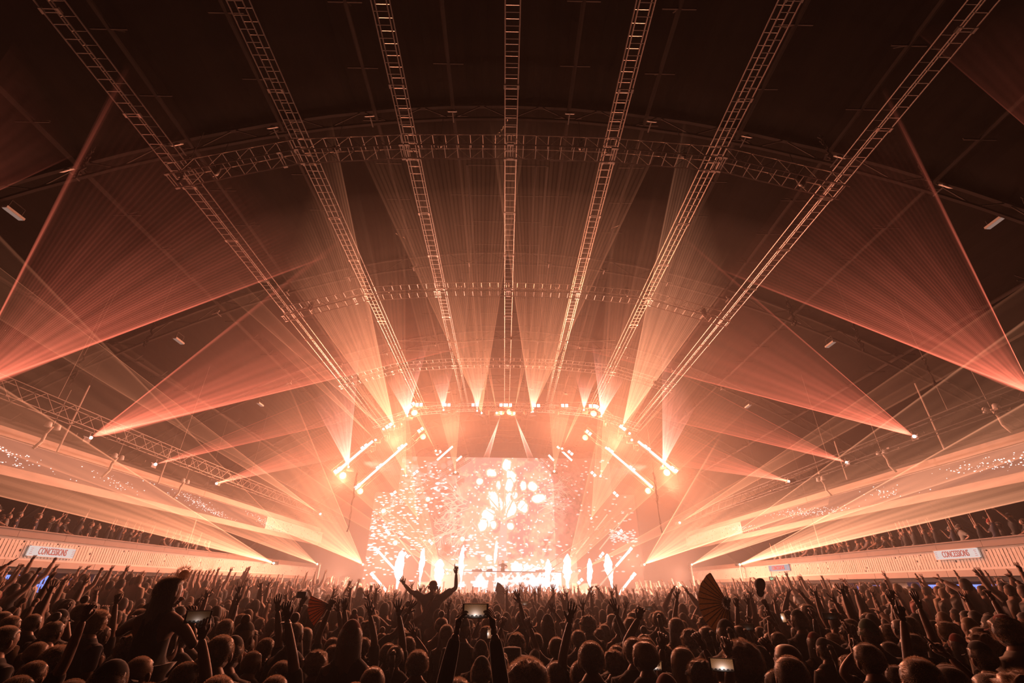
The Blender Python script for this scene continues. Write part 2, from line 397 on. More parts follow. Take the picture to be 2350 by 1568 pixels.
def fan(A, P1, P2, t0, mat, parent, edge=1.0, body=0.35, ew=0.03, skew=0.0, comb=0, cd=0.0, p=0.9, ext=1.0, seed=0, r0=0.12, nr=11, name='beam', nu=0, fade=.5):
    A = Vector(A); E1 = (Vector(P1) - A) * ext; E2 = (Vector(P2) - A) * ext
    def under(E):
        k = 1.0
        while k > .2 and (A.z + E.z * k) > roofz(A.x + E.x * k) - .7: k -= .02
        return E * k
    E1 = under(E1); E2 = under(E2)
    N = E1.cross(E2).normalized(); L = (E1.length + E2.length) / 2
    if nu == 0: nu = max(40, comb * 4)
    us = [i / nu for i in range(nu + 1)]
    if not comb: us = sorted(set(us + [.006, .012, .02, .03, .045, .06, .994, .988, .98, .97, .955, .94])) ; 
    ss = [(r0 / L) * (L / r0) ** (j / nr) for j in range(nr + 1)]
    top = []; bot = []
    for j, s_ in enumerate(ss):
        for i, u in enumerate(us):
            c = (E1 * (1 - u) + E2 * u) * s_
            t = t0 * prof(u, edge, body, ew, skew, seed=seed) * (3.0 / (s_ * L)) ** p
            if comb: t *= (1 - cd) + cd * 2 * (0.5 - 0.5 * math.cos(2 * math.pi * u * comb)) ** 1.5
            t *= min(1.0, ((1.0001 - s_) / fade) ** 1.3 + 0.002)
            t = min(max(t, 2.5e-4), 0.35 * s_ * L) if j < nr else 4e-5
            top.append(c + N * (t / 2)); bot.append(c - N * (t / 2))
    n = len(us); fs = []; O = len(top); m = len(ss)
    for j in range(m - 1):
        for i in range(n - 1):
            a = j * n + i; fs.append((a, a + n, a + n + 1, a + 1)); b = O + a; fs.append((b, b + 1, b + n + 1, b + n))
        a = j * n; fs.append((a, O + a, O + a + n, a + n)); a += n - 1; fs.append((a, a + n, O + a + n, O + a))
    for i in range(n - 1):
        a = i; fs.append((a, a + 1, O + a + 1, O + a)); a = (m - 1) * n + i; fs.append((a, O + a, O + a + 1, a + 1))
    me = bpy.data.meshes.new(name); me.from_pydata([tuple(v) for v in top + bot], [], fs); me.materials.append(mat); me.update()
    return link(name, me, parent, A - parent.location if parent is not None else A)
def cone(A, D, ang, L, t0, mat, parent, n=20, p=1.0, name='beam', r0=.15, nr=7):
    """hollow cone of lit air: opens by ang degrees round D"""
    A = Vector(A); D = Vector(D).normalized(); u = D.cross(Vector((0, 1, 0))).normalized(); w_ = D.cross(u); T = math.tan(math.radians(ang / 2))
    vs = []; m = nr + 1
    for k in (0, 1):
        for j in range(m):
            s_ = r0 * (L / r0) ** (j / nr); t = min(max(3e-4, t0 * (3.0 / s_) ** p * min(1, ((1.0001 - s_ / L) / .85) ** 1.3)), .5 * s_ * T) if j < nr else 5e-5
            q = s_ * T - (t if k else 0)
            for i in range(n):
                a = 2 * math.pi * i / n; vs.append(D * s_ + (u * math.cos(a) + w_ * math.sin(a)) * q)
    fs = []; O = m * n
    for j in range(m - 1):
        for i in range(n):
            a = j * n + i; b = j * n + (i + 1) % n
            fs += [(a, b, b + n, a + n), (O + a, O + a + n, O + b + n, O + b)]
    for i in range(n):
        a = i; b = (i + 1) % n; fs.append((a, O + a, O + b, b)); a += O - n; b += O - n; fs.append((a, b, O + b, O + a))
    me = bpy.data.meshes.new(name); me.from_pydata([tuple(v) for v in vs], [], fs); me.materials.append(mat); me.update()
    return link(name, me, parent, A - parent.location if parent is not None else A)
lh = MB(); lh.box((0, 0, 0), (.42, .3, .16)); lh.box((0, 0, .1), (.3, .26, .05)); lhm = lh.mesh('housing', M_BLACK)
ly = MB(); ly.bar((-.24, 0, 0), (-.24, 0, .26), .014, 4); ly.bar((.24, 0, 0), (.24, 0, .26), .014, 4); ly.bar((-.24, 0, .26), (.24, 0, .26), .014, 4); lym = ly.mesh('bracket', M_STEEL)
la = MB(); la.ball((0, 0, 0), .06); lam_red = la.mesh('aperture', glow('aperture_red', (1, .5, .4), 14)); 
la = MB(); la.ball((0, 0, 0), .07); lam_yel = la.mesh('aperture', glow('aperture_yellow', (1, .72, .45), 16))
def projector(A, label, group, aim, yel=False, name='laser_projector'):
    e = empty(name, A, label, 'laser', group)
    dr = (Vector(aim) - Vector(A)).normalized(); 
    h = link('housing', lhm, e, -dr * .26); link('bracket', lym, e, -dr * .26)
    link('aperture', lam_yel if yel else lam_red, e, (0, 0, 0))
    return e
ORD = ['first', 'second', 'third', 'fourth', 'fifth', 'sixth']
def side(s_): return 'left' if s_ < 0 else 'right'
# A: red lasers on the side trusses
RED = [((-96, 907), (245, 225), (700, 610), 1.0, .030),
       ((208, 1005), (600, 690), (900, 838), 1.35, .045),
       ((357, 1066), (720, 915), (860, 952), 1.2, .03),
       ((497, 1110), (745, 995), (790, 1050), 1.2, .022)]
REDR = [((2374, 907), (2070, 275), (1700, 640), 1.0, .030),
        ((2098, 1002), (1740, 690), (1560, 862), 1.35, .045),
        ((1943, 1062), (1600, 880), (1490, 955), 1.2, .03),
        ((1810, 1105), (1580, 1005), (1540, 1068), 1.2, .022)]
for s_, tab in ((-1, RED), (1, REDR)):
    for i, (a, b, c, ext, t0) in enumerate(tab):
        A = atX(*a, s_ * 15.0)
        P1 = atX(*b, s_ * (8.5 if i else 9.0)); P2 = atX(*c, s_ * (6.0 if i else 7.5))
        e = projector(A, 'small laser box under the %s side truss, %s from the camera, throwing a red fan' % (side(s_), ORD[i]), 'lasers on the side trusses', P2)
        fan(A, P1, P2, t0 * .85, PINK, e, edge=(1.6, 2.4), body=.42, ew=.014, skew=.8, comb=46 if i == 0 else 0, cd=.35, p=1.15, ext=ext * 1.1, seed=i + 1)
# a second, fainter red sheet crossing the top corners
for s_, (a, b, c) in ((-1, ((-330, 590), (430, 238), (60, 60))), (1, ((2680, 570), (2160, 125), (2420, -60)))):
    A = atX(*a, s_ * 15.0); e = projector(A, 'laser box outside the picture on the %s side truss, faint red fan over the roof' % side(s_), 'lasers on the side trusses', atX(*b, s_ * 10))
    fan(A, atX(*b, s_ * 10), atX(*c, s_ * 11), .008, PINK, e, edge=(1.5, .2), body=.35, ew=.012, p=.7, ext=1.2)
# B: yellow lasers at the balcony ends, sheets thrown back over the crowd
BAL = [((628, 1293), (0, 884), (0, 1140), 37.0, 9.5, 14.0, .085), ((728, 1295), (0, 540), (0, 1035), 45.0, 8.5, 14.0, .050), ((833, 1296), (589, 700), (600, 1200), 41.0, 19.0, 30.0, .085)]
BALR = [((1698, 1296), (2350, 925), (2350, 1150), 37.0, 9.5, 14.0, .085), ((1588, 1296), (2350, 735), (2350, 1050), 45.0, 8.5, 14.0, .050), ((1479, 1296), (1905, 560), (1850, 1175), 41.0, 18.0, 27.0, .085)]
for s_, tab in ((-1, BAL), (1, BALR)):
    for i, (a, b, c, Ya, Yb, Yc, t0) in enumerate(tab):
        A = atY(*a, Ya); e = projector(A, 'laser at the %s balcony end, %s one towards the stage, throwing a yellow sheet' % (side(s_), ORD[i]), 'lasers at the balcony ends', atY(*c, Yc), True)
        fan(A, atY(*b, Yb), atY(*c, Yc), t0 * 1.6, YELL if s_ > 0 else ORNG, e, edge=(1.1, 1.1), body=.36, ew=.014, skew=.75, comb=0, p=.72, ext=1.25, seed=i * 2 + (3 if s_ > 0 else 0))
# C: rose fans rising from the rig
RIS = [((800, 1072), (560, 640), (826, 800), 31, 21), ((935, 955), (690, 540), (980, 800), 31, 22), ((1018, 941), (880, 560), (1085, 640), 31, 22), ((1095, 943), (1012, 640), (1170, 640), 31, 22),
       ((1223, 945), (1160, 640), (1330, 640), 31, 22), ((1340, 941), (1270, 640), (1480, 560), 31, 22), ((1380, 955), (1360, 800), (1640, 540), 31, 22), ((1521, 1070), (1519, 800), (1760, 640), 31, 21)]
for i, (a, b, c, Ya, Yb) in enumerate(RIS):
    A = atY(*a, Ya); e = projector(A, 'laser on the front rig arch, %s from the left, throwing a rose fan upward' % ['first', 'second', 'third', 'fourth', 'fifth', 'sixth', 'seventh', 'eighth'][i], 'lasers on the front rig arch', atY(*b, Yb))
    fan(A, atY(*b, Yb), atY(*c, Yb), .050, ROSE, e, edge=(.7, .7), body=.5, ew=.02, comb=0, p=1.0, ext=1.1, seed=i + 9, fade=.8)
# D: yellow fans inside the rig; arch ones added for wide haze glow
INN = [((932, 1092), (600, 560), (930, 520), 34, 17, 26, .022, 'upper left'), ((1045, 1084), (880, 520), (1095, 480), 34, 16, 20, .016, 'upper, left of the tree crown'), ((1272, 1082), (1215, 480), (1440, 520), 34, 16, 20, .016, 'upper, right of the tree crown'), ((1378, 1093), (1405, 520), (1720, 560), 34, 17, 26, .022, 'upper right'),
       ((958, 1190), (520, 700), (900, 560), 38, 18, 30, .016, 'in front of the screen at left'), ((1357, 1190), (1400, 560), (1800, 700), 38, 18, 34, .016, 'in front of the screen at right'),
       ((1012, 1310), (330, 760), (820, 480), 39, 15, 40, .020, 'low on the stage behind the lifted man'), ((1300, 1310), (1500, 480), (2000, 750), 39, 15, 40, .020, 'low on the stage right of the booth'),
       ((905, 978), (440, 400), (760, 330), 32, 11, 34, .060, 'added wide for haze glow, left shoulder of the arch'), ((1428, 980), (1570, 330), (1900, 400), 32, 11, 34, .060, 'added wide for haze glow, right shoulder of the arch'),
       ((1105, 948), (800, 360), (1215, 330), 32, 12, 34, .030, 'added wide for haze glow, left of the arch centre'), ((1220, 948), (1118, 330), (1530, 360), 32, 12, 34, .030, 'added wide for haze glow, right of the arch centre')]
for i, (a, b, c, Ya, Yb, cb_, t0, lb) in enumerate(INN):
    A = atY(*a, Ya); e = projector(A, 'laser throwing a striped yellow fan, ' + lb, 'lasers in the inner rig', atY(*b, Yb), True)
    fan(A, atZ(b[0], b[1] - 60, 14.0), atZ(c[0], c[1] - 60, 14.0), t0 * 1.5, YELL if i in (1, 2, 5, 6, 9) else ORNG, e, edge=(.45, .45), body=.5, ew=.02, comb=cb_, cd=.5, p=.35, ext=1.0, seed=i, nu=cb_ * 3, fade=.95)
# E: single shafts from moving heads
SH = [((735, 1180), (20, 690), 36, 11), ((1027, 1316), (440, 949), 39, 15), ((895, 980), (430, 400), 31, 12), ((880, 985), (600, 720), 31, 16), ((862, 1010), (330, 480), 31, 12), ((1000, 1035), (760, 560), 35, 16),
      ((1430, 985), (1905, 250), 31, 11), ((1445, 995), (1830, 480), 31, 14), ((1450, 1010), (2060, 330), 31, 12), ((1290, 1030), (1500, 560), 35, 16), ((1330, 1310), (1990, 980), 39, 15), ((1560, 1200), (2340, 720), 36, 11),
      ((1140, 948), (1085, 640), 31, 20), ((1180, 948), (1240, 640), 31, 20)]
for i, (a, b, Ya, Yb) in enumerate(SH):
    A = atY(*a, Ya); B = atY(*b, Yb); e = projector(A, 'moving head lamp throwing one hazy shaft, %s' % ['low at the left of the stage', 'beside the lifted man', 'on the left slope, steepest', 'on the left slope, shorter', 'on the left slope, flattest', 'inner rig left', 'on the right slope, steepest', 'on the right slope, shorter', 'on the right slope, flattest', 'inner rig right', 'right of the booth', 'low at the right of the stage', 'arch centre, leaning left', 'arch centre, leaning right'][i], 'moving heads of the rig', B, True, 'moving_head')
    V = B - A; k = 1.15
    while roofz(A.x + V.x * k) - .8 < A.z + V.z * k: k -= .03
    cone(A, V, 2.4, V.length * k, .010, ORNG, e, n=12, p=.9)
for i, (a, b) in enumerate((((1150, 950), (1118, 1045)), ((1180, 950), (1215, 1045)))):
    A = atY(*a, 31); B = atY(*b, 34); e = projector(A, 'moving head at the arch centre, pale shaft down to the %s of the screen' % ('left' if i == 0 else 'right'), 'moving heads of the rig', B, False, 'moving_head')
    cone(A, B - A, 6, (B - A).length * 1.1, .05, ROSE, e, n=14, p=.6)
# ------------------------------------------------------------------ lamps of the rig (round lamps one sees first, added fill lamps after)
for i, (px, py, Y) in enumerate(((951, 948, 31), (1150, 946, 31), (1170, 946, 31), (1362, 950, 31), (971, 1003, 35), (1343, 1005, 35), (787, 1092, 31), (827, 1128, 35), (1487, 1127, 35), (1530, 1085, 31))):
    lamp('round_lamp', atY(px, py, Y - .12), 2000, 0.13)

# added spots without fixtures, washing up and outward to spread glow through the smoke
for s_ in (-1, 1):
    for x, z, tx, tz, pw in ((10.6, 7.9, 13.0, 9.5, 3600), (7.4, 10.6, 9.0, 12.0, 3800), (3.6, 11.4, 3.0, 13.0, 3600)):
        lamp('added_haze_wash', (s_ * x, 30.8, z), pw, .12, (1.0, .31, .16), 85, (s_ * tx, 12, tz), 1.0)
# wash lamps on the arch aimed across the hall at the balcony fronts
for s_ in (-1, 1):
    lamp('balcony_wash', (-s_ * 9.5, 30.6, 9.2), 20000, .12, (1.0, .50, .36), 34, (s_ * 17.7, 19, 2.6), 1.0)
    lamp('balcony_wash', (-s_ * 7.0, 30.6, 10.2), 9000, .12, (1.0, .50, .36), 26, (s_ * 17.7, 31, 3.0), 1.0)

for px, py, Y in ((982, 1146, 40), (880, 1173, 40), (1061, 1237, 41), (907, 1246, 42), (1412, 1133, 39), (1290, 1240, 41)):
    lamp('low_lamp', atY(px, py, Y - .5), 450, .12, (1.0, .42, .28))
for px, py, Y in ((880, 1290, 37), (770, 1320, 36), (1450, 1290, 37), (1560, 1320, 36), (1010, 1335, 37.5), (1310, 1335, 37.5)):  # point lamps added around the battens to brighten low haze over the crowd
    lamp('added_batten_fill', atY(px, py, Y - .9), 2600, .12, (1.0, .42, .27))
# ------------------------------------------------------------------ terraces, balconies
M_FASC = surf('fascia_panel', (0.72, 0.60, 0.52), 0.6, 0, 0.15, 3)
M_RAILB = surf('rail_board', (0.20, 0.13, 0.10), 0.55, 0, 0.2, 2)
M_BOARD = surf('soffit_board', (0.42, 0.31, 0.25), 0.6, 0, 0.15, 2)
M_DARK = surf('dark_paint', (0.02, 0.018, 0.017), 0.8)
M_TILE = surf('pale_bar_wall', (0.60, 0.52, 0.44), 0.6, 0, 0.1, 2)
BX = 17.7
def text_mesh(txt, size, mat, squeeze=1.0, depth=0.01):
    c = bpy.data.curves.new('t', 'FONT'); c.body = txt; c.size = size; c.extrude = depth; c.align_x = 'CENTER'; c.align_y = 'CENTER'; c.resolution_u = 3
    o = bpy.data.objects.new('t', c); COL.objects.link(o); bpy.context.view_layer.update()
    me = bpy.data.meshes.new_from_object(o.evaluated_get(bpy.context.evaluated_depsgraph_get()))
    bpy.data.objects.remove(o); bpy.data.curves.remove(c)
    me.transform(Matrix.Diagonal((squeeze, 1, 1, 1))); me.materials.clear(); me.materials.append(mat); return me
rf = random.Random(5)
def slat_panel(Lp, z0, z1, glowm=None):
    m_ = MB(); H = z1 - z0
    m_.box((0, 0, H / 2), (.04, Lp, H), M_FASC)
    for zz in (.02, H - .02): m_.box((.035, 0, zz), (.05, Lp, .04), M_FASC)
    n = int(Lp / .14)
    for i in range(n):
        y = -Lp / 2 + (i + .5) * Lp / n; z = .07
        while z < H - .12:
            l = min(rf.choice((.10, .18, .3, .42)), H - .08 - z); 
            if rf.random() < .06: m_.box((.0215, y, z + l / 2), (.004, .07, min(l, .1) * .8), M_DARK)
            else: m_.box((.022 + rf.random() * .006, y, z + l / 2), (.016, .098, l - .02), M_FASC)
            z += l
    return m_.mesh('slat_panel', M_FASC)
SLP = [slat_panel(2.0, 2.72, 3.45) for _ in range(4)]
SLU = [slat_panel(2.0, 5.6, 6.5) for _ in range(3)]
for s_ in (-1, 1):
    sd = side(s_)
    m_ = MB(); m_.box((s_ * 17.6, 22, .225), (17.2, 50, .45)); st(m_.obj('floor_terrace', M_FLOOR), 'raised side terrace floor')
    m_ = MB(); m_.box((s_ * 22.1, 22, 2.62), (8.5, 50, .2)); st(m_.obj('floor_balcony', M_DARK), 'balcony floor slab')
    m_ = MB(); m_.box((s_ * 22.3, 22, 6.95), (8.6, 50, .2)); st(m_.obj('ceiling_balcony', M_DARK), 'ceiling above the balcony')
    e = empty('balcony_front', (s_ * BX, 21, 2.5), 'pale slatted balcony front along the %s side of the hall' % sd, 'balcony front')
    rz_ = 0 if s_ < 0 else math.pi
    for i in range(26):
        y = -4 + i * 2 + 1 - 21
        link('slat_panel', SLP[i % 4], e, (0, y, .22), (0, 0, rz_))
        m_ = None
    q = MB(); q.box((-s_ * .09, 0, 1.07), (.14, 1.99, .24)); q.box((-s_ * .02, 0, 1.2), (.42, 1.99, .04)); railm = q.mesh('rail_board', M_RAILB)
    q = MB(); q.box((-s_ * .07, 0, .11), (.12, 1.985, .22)); lowm = q.mesh('lower_board', M_BOARD)
    for i in range(26):
        y = -4 + i * 2 + 1 - 21; link('rail_board', railm, e, (0, y, 0)); link('lower_board', lowm, e, (0, y, 0))
    q = MB(); q.box((s_ * .1, 0, -.08), (.3, 52, .16)); 
    for i in range(26): q.box((-s_ * .02, -25 + i * 2, -.12), (.08, .06, .1))
    q.obj('edge_beam', M_DARK, e)
    # upper front with the light band
    e = empty('upper_front', (s_ * BX, 21, 5.3), 'pale upper balcony front with a band of white light specks on the %s side' % sd, 'balcony front')
    for i in range(26): link('slat_panel', SLU[i % 3], e, (0, -4 + i * 2 + 1 - 21, .3), (0, 0, rz_))
    q = MB(); q.box((-s_ * .06, 0, 1.35), (.2, 52, .3)); q.obj('top_board', M_BOARD, e)
    q = MB(); q.box((-s_ * .06, 0, .15), (.2, 52, .3)); q.obj('lower_board', M_BOARD, e)
    # LED ribbon with specks
    q = MB(); q.box((-s_ * .12, -4.5, .74), (.05, 39, .82)); q.obj('led_ribbon', glow('ribbon_dim', (1.0, .36, .24), .26), e)
    q = MB(); rr = random.Random(11 + s_)
    for cl, (yc, n, sy) in enumerate(((-21 + 15.9, 120, 1.2), (-21 + 21.5, 40, .8), (-21 + 28, 200, 1.7), (-21 + 36, 110, 1.3), (-21 + 10.5, 60, 1.5))):
        for k in range(n):
            y = rr.gauss(yc, sy); z = min(1.08, max(.38, .70 + (y - yc) * .10 * s_ + rr.gauss(0, .12))); a = rr.uniform(.010, .034)
            q.box((-s_ * .155, y, z), (.015, a * rr.uniform(1, 2.2), a))
    o = q.obj('light_specks', glow('speck', (1.0, .80, .76), 1.5), e); o['kind'] = 'stuff'
    # bar under the balcony: piers, backlit shelves
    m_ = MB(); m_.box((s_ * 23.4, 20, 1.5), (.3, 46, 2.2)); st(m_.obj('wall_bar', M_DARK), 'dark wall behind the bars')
    for k, (ya, yb, cl_, st_) in enumerate(((13.5, 17.5, (.9, .7, .5), .55), (18.6, 23.2, (.20, .30, 1.0), 1.6), (24.2, 28.0, (.22, .26, .8), .55))):
        if s_ < 0: ya -= 1; yb -= 1
        e2 = empty('bar_shelf', (s_ * 18.9, (ya + yb) / 2, .45), '%s backlit bar front under the %s balcony, %s from the camera' % (['pale', 'bright blue', 'dim blue'][k], sd, ['first', 'second', 'third'][k]), 'bar', 'backlit bars')
        wd = yb - ya
        q = MB(); q.box((s_ * .3, 0, .6), (.4, wd, 1.2)); q.box((s_ * .35, 0, 1.95), (.3, wd, .06)); q.obj('cabinet', M_DARK, e2)
        q = MB(); q.box((s_ * .42, 0, 1.5), (.05, wd, .62)); q.obj('back_panel', glow('bar_glow_%d' % (k + 1), cl_, st_), e2)
        q = MB()
        for z in (1.24, 1.5): q.box((s_ * .3, 0, z), (.2, wd, .02))
        q.obj('shelf', M_STEEL, e2)
        q = MB()
        for z in (1.25, 1.51):
            for i in range(int(wd / .16)): q.lathe([(.03, 0), (.032, .12), (.012, .17), (.012, .22)], (s_ * .28, -wd / 2 + .1 + i * .16 + rf.uniform(-.02, .02), z), 6)
        o = q.obj('bottle', surf('bottle_glass%d' % k, (.25, .18, .15), .1, 0.0), e2); o['kind'] = 'stuff'
    for k, y in enumerate((9, 12, 18.05, 23.7, 28.6, 34, 40)):
        m_ = MB(); m_.box((s_ * 18.8, y, 1.4), (.9, 1.0 if k < 5 else .4, 1.9)); o = m_.obj('pillar', M_TILE); o['kind'] = 'structure'; o['label'] = 'pale pier under the balcony'
    # thin posts from terrace to ceiling
    # terrace rail
    for k in range(13):
        y = 6.2 + k * 2.4
        e2 = empty('rail_section', (s_ * 9.12, y, .45), 'steel guard rail section at the %s terrace edge, number %s from the camera' % (sd, ['one', 'two', 'three', 'four', 'five', 'six', 'seven', 'eight', 'nine', 'ten', 'eleven', 'twelve', 'thirteen'][k]), 'guard rail', 'terrace guard rails')
        for nm, zz in (('top_rail', 1.0), ('lower_rail', .35)):
            q = MB(); q.bar((0, -1.17, zz), (0, 1.17, zz), .022, 6); q.obj(nm, M_ALU, e2)
        for yy in (-1.12, 1.12):
            q = MB(); q.bar((0, yy, 0), (0, yy, 1.0), .02, 6); q.obj('post', M_ALU, e2)
# concession signs
M_RED = surf('red_paint', (.42, .06, .04), .6); M_SIGN = glow('sign_lit', (1.0, .80, .74), .85); M_SIGN2 = glow('sign_blue', (.75, .85, .95), .55)
def sign(px, py, s_, txt, label, L=1.75, H=.34, m=None):
    p = atX(px, py, s_ * (BX - .12))
    e = empty('concession_sign', p, label, 'sign', None)
    q = MB(); q.box((0, 0, 0), (.05, L, H)); q.obj('panel', m or M_SIGN, e)
    tm = text_mesh(txt, H * .92, M_RED, .52 * L / 1.75 * .34 / H * 1.0)
    o = link('lettering', tm, e, (-s_ * .03, 0, 0)); o.rotation_euler = (math.radians(90), 0, math.radians(90 if s_ < 0 else -90))
    q = MB()
    for yy in (-.8, .8):
        for zz in (-.09, -.03, .03, .09): q.box((-s_ * .03, yy * L / 1.75, zz), (.01, .10 if abs(zz) > .05 else .07, .012))
    q.obj('tick_marks', M_RED, e)
    q = MB()
    for zz in (-H / 2, H / 2): q.box((-s_ * .01, 0, zz), (.06, L + .04, .02))
    q.obj('frame', M_FASC, e)
sign(120, 1268, -1, 'CONCESSIONS', 'white sign reading CONCESSIONS on the balcony front, partly overlit', 2.0, .36)
sign(2194, 1272, 1, 'CONCESSIONS', 'white sign reading CONCESSIONS in red beside the bright blue bar', 1.9, .34)
sign(1787, 1304, 1, 'CONCESSIONS', 'small bluish sign reading CONCESSIONS far along the balcony front', 2.4, .36, M_SIGN2)
p = atX(1773, 1329, 16.5); e = empty('exit_sign', p, 'small green sign reading EXIT under the far balcony', 'sign')
q = MB(); q.box((0, 0, 0), (.42, .06, .24)); q.obj('box', M_BLACK, e)
o = link('lettering', text_mesh('EXIT', .17, glow('exit_green', (.35, 1.0, .55), 1.6), .9), e, (0, -.045, 0), (math.radians(90), 0, 0))
q = MB(); q.bar((0, 0, .12), (0, 0, .5), .012, 4); q.obj('rod', M_STEEL, e)
# posts beside the stage ends
for i, (px, py, px2, py2, Y) in enumerate(((704, 1310, 697, 1378, 34), (650, 1318, 640, 1370, 30), (735, 1296, 735, 1375, 44), (1586, 1298, 1590, 1370, 44), (1592, 1322, 1602, 1378, 34), (1698, 1298, 1698, 1335, 37))):
    a = atY(px, py, Y); b = atY(px2, py2, Y); zb = .45
    e = empty('slim_post', (a.x, Y, zb), 'slim bright post beside the crowd, %s' % ['second on the left before the stage', 'first on the left before the stage', 'left at the stage edge', 'right at the stage edge', 'first on the right before the stage', 'right under the first yellow laser'][i], 'post', 'slim posts near the stage')
    q = MB(); q.bar((0, 0, 0), (0, 0, a.z - zb), .05, 6); q.obj('tube', M_WHITE, e)
    q = MB(); q.box((0, 0, .02), (.5, .5, .04)); q.obj('foot', M_STEEL, e)
# slender suspended rods over the crowd
for i, (x1, y1, x2, y2, X) in enumerate(((450, 1194, 428, 1263, -16.6), (394, 1026, 366, 1112, -15.6), (2100, 880, 2170, 1030, 17.0), (1915, 1013, 1946, 1101, 16.5), (1867, 1202, 1882, 1256, 17.2), (205, 885, 136, 1040, -17.0))):
    a = atX(x1, y1, X); e = empty('hung_rod', a, 'pale slim rod hanging beside the balcony, %s' % ['low on the left', 'mid height on the left', 'tall at far right', 'mid height on the right', 'low on the right', 'tall at far left'][i], 'rod', 'hanging rods')
    b = atX(x2, y2, X); q = MB(); q.bar((0, 0, 0), (0, 0, b.z - a.z), .035, 6); q.obj('tube', M_FASC, e)
    q = MB(); q.bar((0, 0, 0), (0, 0, roofz(X) - a.z), .008, 3); q.obj('wire', M_STEEL, e)
# speaker-like pan lights below the side trusses
for i, (px, py, X) in enumerate(((118, 985, -16.2), (268, 1055, -16.0), (423, 1110, -16.0), (2278, 945, 16.2), (2026, 1045, 16.0), (1885, 1105, 16.0))):
    a = atX(px, py, X); s_ = -1 if X < 0 else 1
    e = empty('house_lamp', a, 'twin-headed house lamp on a bent arm beside the %s balcony, %s' % (side(s_), ['nearest', 'second', 'third'][i % 3]), 'lamp', 'twin house lamps')
    for yy in (-.18, .18):
        q = MB(); q.lathe([(.05, .12), (.09, .08), (.11, -.06), (.10, -.07)], (0, yy, .1), 10); q.obj('head', M_WHITE, e, True)
    q = MB(); q.path([Vector((0, 0, .1)), Vector((s_ * .12, 0, -.15)), Vector((s_ * .12, 0, -.45)), Vector((s_ * .3, 0, -.7))], .05, 6); q.obj('arm', M_FASC, e, True)
    q = MB(); q.bar((0, 0, .15), (0, 0, min(1.5, roofz(X) - a.z)), .015, 4); q.obj('rod', M_STEEL, e)

# ------------------------------------------------------------------ stage
SY = 44.0
m_ = MB(); m_.box((0, 43.5, .7), (30, 13, 1.4)); st(m_.obj('floor_stage', M_DARK), 'raised stage floor')
def wallmesh(name, x0, x1, z0, z1, y, nx, nz, fn, parent, loc):
    """LED face: a grid of diodes coloured one by one"""
    xs = np.linspace(x0, x1, nx + 1); zs = np.linspace(z0, z1, nz + 1)
    X, Z = np.meshgrid(xs, zs); v = np.stack([X - loc[0], np.full_like(X, y - loc[1]), Z - loc[2]], -1).reshape(-1, 3)
    i, j = np.meshgrid(np.arange(nx), np.arange(nz)); a = (j * (nx + 1) + i).ravel()
    f = np.stack([a, a + 1, a + nx + 2, a + nx + 1], -1)
    xc = (xs[:-1] + xs[1:]) / 2; zc = (zs[:-1] + zs[1:]) / 2; XC, ZC = np.meshgrid(xc, zc)
    col, keep = fn(XC, ZC); col = col.reshape(-1, 3); f = f[keep.ravel()]; col = col[keep.ravel()]
    me = bpy.data.meshes.new(name); me.vertices.add(len(v)); me.vertices.foreach_set('co', v.ravel())
    me.loops.add(len(f) * 4); me.loops.foreach_set('vertex_index', f.ravel()); me.polygons.add(len(f))
    me.polygons.foreach_set('loop_start', np.arange(len(f)) * 4); me.update(calc_edges=True)
    ca = me.color_attributes.new('picture', 'FLOAT_COLOR', 'CORNER')
    c4 = np.concatenate([np.repeat(col, 4, 0), np.ones((len(f) * 4, 1))], 1); ca.data.foreach_set('color', c4.ravel().astype(np.float32))
    return link(name, me, parent)
rs = np.random.RandomState(3)
def nz2(shape_x, shape_z, sc, seed):
    r = np.random.RandomState(seed); g = r.rand(64, 64)
    x = (shape_x * sc) % 63; z = (shape_z * sc) % 63; xi = x.astype(int); zi = z.astype(int); fx = x - xi; fz = z - zi
    fx = fx * fx * (3 - 2 * fx); fz = fz * fz * (3 - 2 * fz)
    return (g[zi, xi] * (1 - fx) + g[zi, xi + 1] * fx) * (1 - fz) + (g[zi + 1, xi] * (1 - fx) + g[zi + 1, xi + 1] * fx) * fz
def fbm(x, z, sc, seed): return (nz2(x, z, sc, seed) + .5 * nz2(x, z, sc * 2.1, seed + 1) + .25 * nz2(x, z, sc * 4.3, seed + 2)) / 1.75
